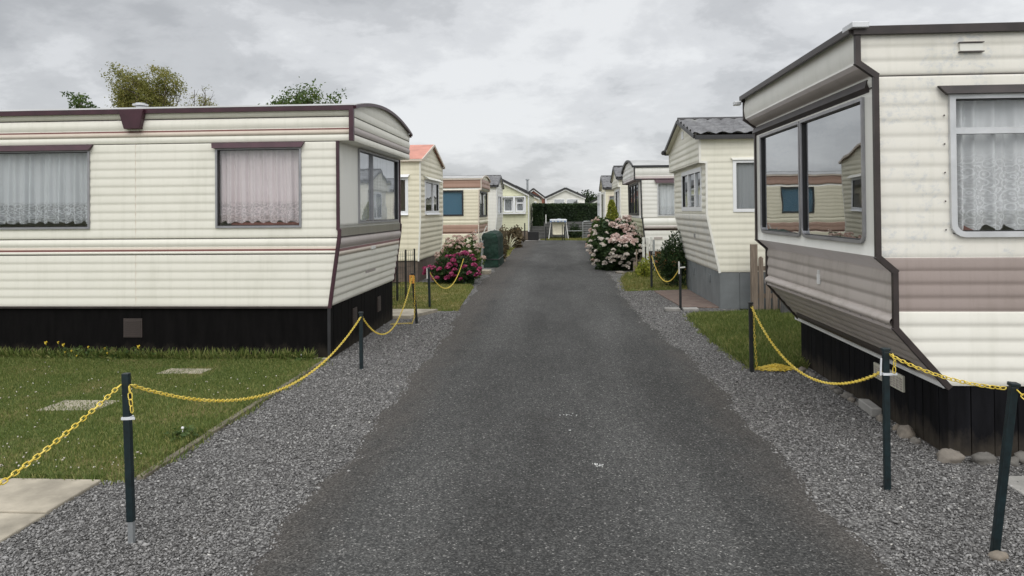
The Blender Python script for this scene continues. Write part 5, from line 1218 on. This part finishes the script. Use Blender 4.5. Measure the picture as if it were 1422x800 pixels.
# white pickets
T = thing('white_gate', 'small flaking white picket gate beside the big hydrangea', 'gate', (2.2, 19.6, 0))
for x_ in (2.10, 2.20, 2.30): m = MB(); m.box(x_, x_+.065, 19.6, 19.63, .03, .92+random.uniform(-.03, .03)); m.build('picket', M['timber_white'], T)
m = MB(); m.box(2.08, 2.40, 19.63, 19.66, .2, .27); m.box(2.08, 2.40, 19.63, 19.66, .68, .75); m.build('rail', M['timber_white'], T)
m = MB(); m.bar((2.40, 19.62, 0), (2.40, 19.62, .86), .05, .05); m.build('gate_post', M['galv'], T)
T = thing('timber_stake', 'thin brown stake standing in front of the white hydrangea', 'stake', (1.93, 19.45, 0)); m = MB(); m.bar((1.93, 19.45, 0), (1.93, 19.45, .62), .035, .03, up=(0,1,0)); m.build('stake', M['timber'], T)
m = MB(); m.box(1.84, 1.94, 19.40, 19.46, 0, .30); m.build('foot_board', M['timber'], T)
# green covered box
T = thing('covered_box', 'dark green tarpaulin covered storage box beside the left verge', 'storage box', (-2.1, 22.4, 0))
rows = []
for (ins, z_) in ((0, .0), (.005, .5), (.02, .90), (.07, .99), (.2, 1.03)):
    x0_, x1_, y0_, y1_ = -2.36+ins, -1.86-ins, 21.5+ins, 23.5-ins; rows.append([(x0_, y0_, z_), ((x0_+x1_)/2, y0_-.01, z_+.005), (x1_, y0_, z_), (x1_+.015, (y0_+y1_)/2, z_+.01), (x1_, y1_, z_), ((x0_+x1_)/2, y1_, z_), (x0_, y1_, z_), (x0_, (y0_+y1_)/2, z_)])
m = MB(); m.grid(rows, closed=True); m.face(rows[-1]); cv = m.build('cover', M['green_box'], T, smooth=True)
sb = cv.modifiers.new('sub', 'SUBSURF'); sb.subdivision_type = 'SIMPLE'; sb.levels = sb.render_levels = 4
tx = bpy.data.textures.new('folds', 'CLOUDS'); tx.noise_scale = .22; dp = cv.modifiers.new('folds', 'DISPLACE'); dp.texture = tx; dp.strength = .08; dp.mid_level = .5
m = MB(); m.tube([(-2.37, 21.49, .25), (-1.85, 21.48, .24), (-1.84, 23.5, .26)], .012, 5); m.build('cord', M['black'], T)
# LPG style box etc. at the far end
T = thing('wooden_steps', 'grey timber steps with handrail beside the far left park home', 'steps', (-1.45, 43, 0))
for i in range(4): m = MB(); m.box(-1.75, -1.0, 42.2+i*.3, 42.5+i*.3, .18*i, .18*(i+1)-.02); m.box(-1.78, -.97, 42.18+i*.3, 42.5+i*.3, .18*(i+1)-.02, .18*(i+1)+.02); m.build('step', M['timber_dark'], T)
m = MB(); m.bar((-1.78, 42.2, .9), (-1.78, 43.4, 1.1), .04, .07); m.bar((-1.78, 42.2, 0), (-1.78, 42.2, .95), .06, .06, up=(0,1,0)); m.bar((-.97, 42.2, 0), (-.97, 42.2, .9), .06, .06, up=(0,1,0)); m.build('handrail', M['timber_dark'], T)
T = thing('black_bin_box', 'squat black box on the concrete pad at the end of the road', 'box', (-1.6, 40.6, 0))
m = MB(); m.box(-1.86, -1.28, 40.4, 40.9, .05, .46); m.build('body', M['black'], T, bevel=.02); m = MB(); m.box(-1.88, -1.26, 40.38, 40.92, .46, .50); m.build('lid', M['black'], T, bevel=.01)
for (x_, h_, lb) in ((-2.02, .95, 'black post at the left of the concrete pad at the road end'), (-.88, .75, 'black post on the right of the concrete pad at the road end'), (.02, .85, 'left of two close thin black posts before the swing seat'), (.12, .75, 'right of two close thin black posts before the swing seat')):
    T = thing('end_post', lb, 'post', (x_, 40.25, 0), 'black posts across the end of the road'); m = MB(); m.bar((x_, 40.25, 0), (x_, 40.25, h_), .06 if x_ < -.5 else .04, .05, up=(0,1,0)); m.build('shaft', M['black_post'], T); m = MB(); m.bar((x_, 40.25, h_), (x_, 40.25, h_+.03), .07, .06, up=(0,1,0)); m.build('cap', M['black_post'], T)
T = thing('white_marker_post', 'thin white marker post in front of the hedge above the black post', 'post', (-.93, 43.4, 0)); m = MB(); m.bar((-.93, 43.4, 0), (-.93, 43.4, 1.42), .05, .04, up=(0,1,0)); m.build('shaft', M['white_plain'], T); m = MB(); m.bar((-.93, 43.4, 0), (-.93, 43.4, .9), .07, .06, up=(0,1,0)); m.build('sleeve', M['timber_dark'], T)
T = thing('board_fence', 'grey horizontal board fence running below the hedge', 'fence', (.4, 44.2, 0))
m = MB()
for i in range(5): m.box(-1.1, 2.9, 44.2, 44.23, .1+i*.18, .26+i*.18)
m.build('boards', M['timber_dark'], T)
for x_ in (-1.0, .2, 1.4, 2.6): m = MB(); m.box(x_, x_+.08, 44.15, 44.2, 0, 1.05); m.build('fence_post', M['timber_dark'], T)
# garden swing seat
T = thing('garden_swing', 'white framed garden swing with blue and white canopy at the road end', 'garden swing', (-.2, 42.5, 0))
for s in (-1, 1):
    xs = -.2+s*.42; m = MB(); m.tube([(xs+s*.14, 42.0, 0), (xs, 42.35, 1.12), (xs, 42.65, 1.12), (xs+s*.14, 43.0, 0)], .022, 6); m.build('side_frame', M['white_plain'], T)
m = MB(); m.tube([(-.62, 42.5, 1.14), (.22, 42.5, 1.14)], .022, 6); m.build('top_bar', M['white_plain'], T)
rows = []
for j in range(7): y_ = 41.95+j*.18; rows.append([(-.68+i*.096, y_, 1.16-.05*abs(j-3)/1.5+.03*math.sin(i*.9+j)) for i in range(11)])
m = MB(); m.grid(rows); m.grid([[(-.68+i*.096, 41.95, 1.10) for i in range(11)], [(-.68+i*.096, 41.94, .98+.04*abs(math.sin(i*1.3))) for i in range(11)]]); m.build('canopy', M['whitecloth'], T)
m = MB()
for i in (0, 2, 4, 6, 8): m.box(-.66+i*.1, -.58+i*.1, 41.925, 41.935, .99+.02*(i % 4), 1.07)
m.build('canopy_stripe', M['bluewhite'], T)
m = MB(); m.box(-.54, .14, 42.22, 42.34, .28, .98); m.build('back_cushion', M['creamcloth'], T, bevel=.03)
m = MB(); m.box(-.5, .1, 42.0, 42.45, .26, .34); m.build('seat', M['creamcloth'], T, bevel=.03)
m = MB()
for x_ in (-.5, .1): m.bar((x_, 42.2, .3), (x_, 42.45, 1.12), .015, .015)
m.build('hanger', M['white_plain'], T)
# galvanised gate
T = thing('metal_gate', 'galvanised tube gate with wire infill at the right end of the road', 'gate', (1.2, 42.2, 0))
m = MB(); m.tube([(1.18, 42.2, .0), (1.18, 42.2, .95), (1.25, 42.2, 1.02), (2.2, 42.2, 1.05), (2.2, 42.2, .0)], .028, 6); m.build('gate_frame', M['galv'], T)
m = MB()
for i in range(7): m.tube([(1.2, 42.2, .12+i*.13), (2.18, 42.2, .12+i*.13)], .008, 4)
m.build('wire_infill', M['galv'], T)
T = thing('low_rail', 'single low grey metal rail between swing seat and gate', 'rail', (.7, 42.3, 0)); m = MB(); m.tube([(.2, 42.3, .48), (1.15, 42.3, .48)], .02, 6); m.build('rail', M['galv'], T); m = MB(); m.bar((.22, 42.3, 0), (.22, 42.3, .5), .04, .04, up=(0,1,0)); m.build('rail_post', M['galv'], T)
bush('dark_shrub', 'dark low shrub in front of the board fence right of the swing seat', (.75, 43.3, .35), (.5, .4, .5), 1500, .10, 'leaf_hedge', .4)
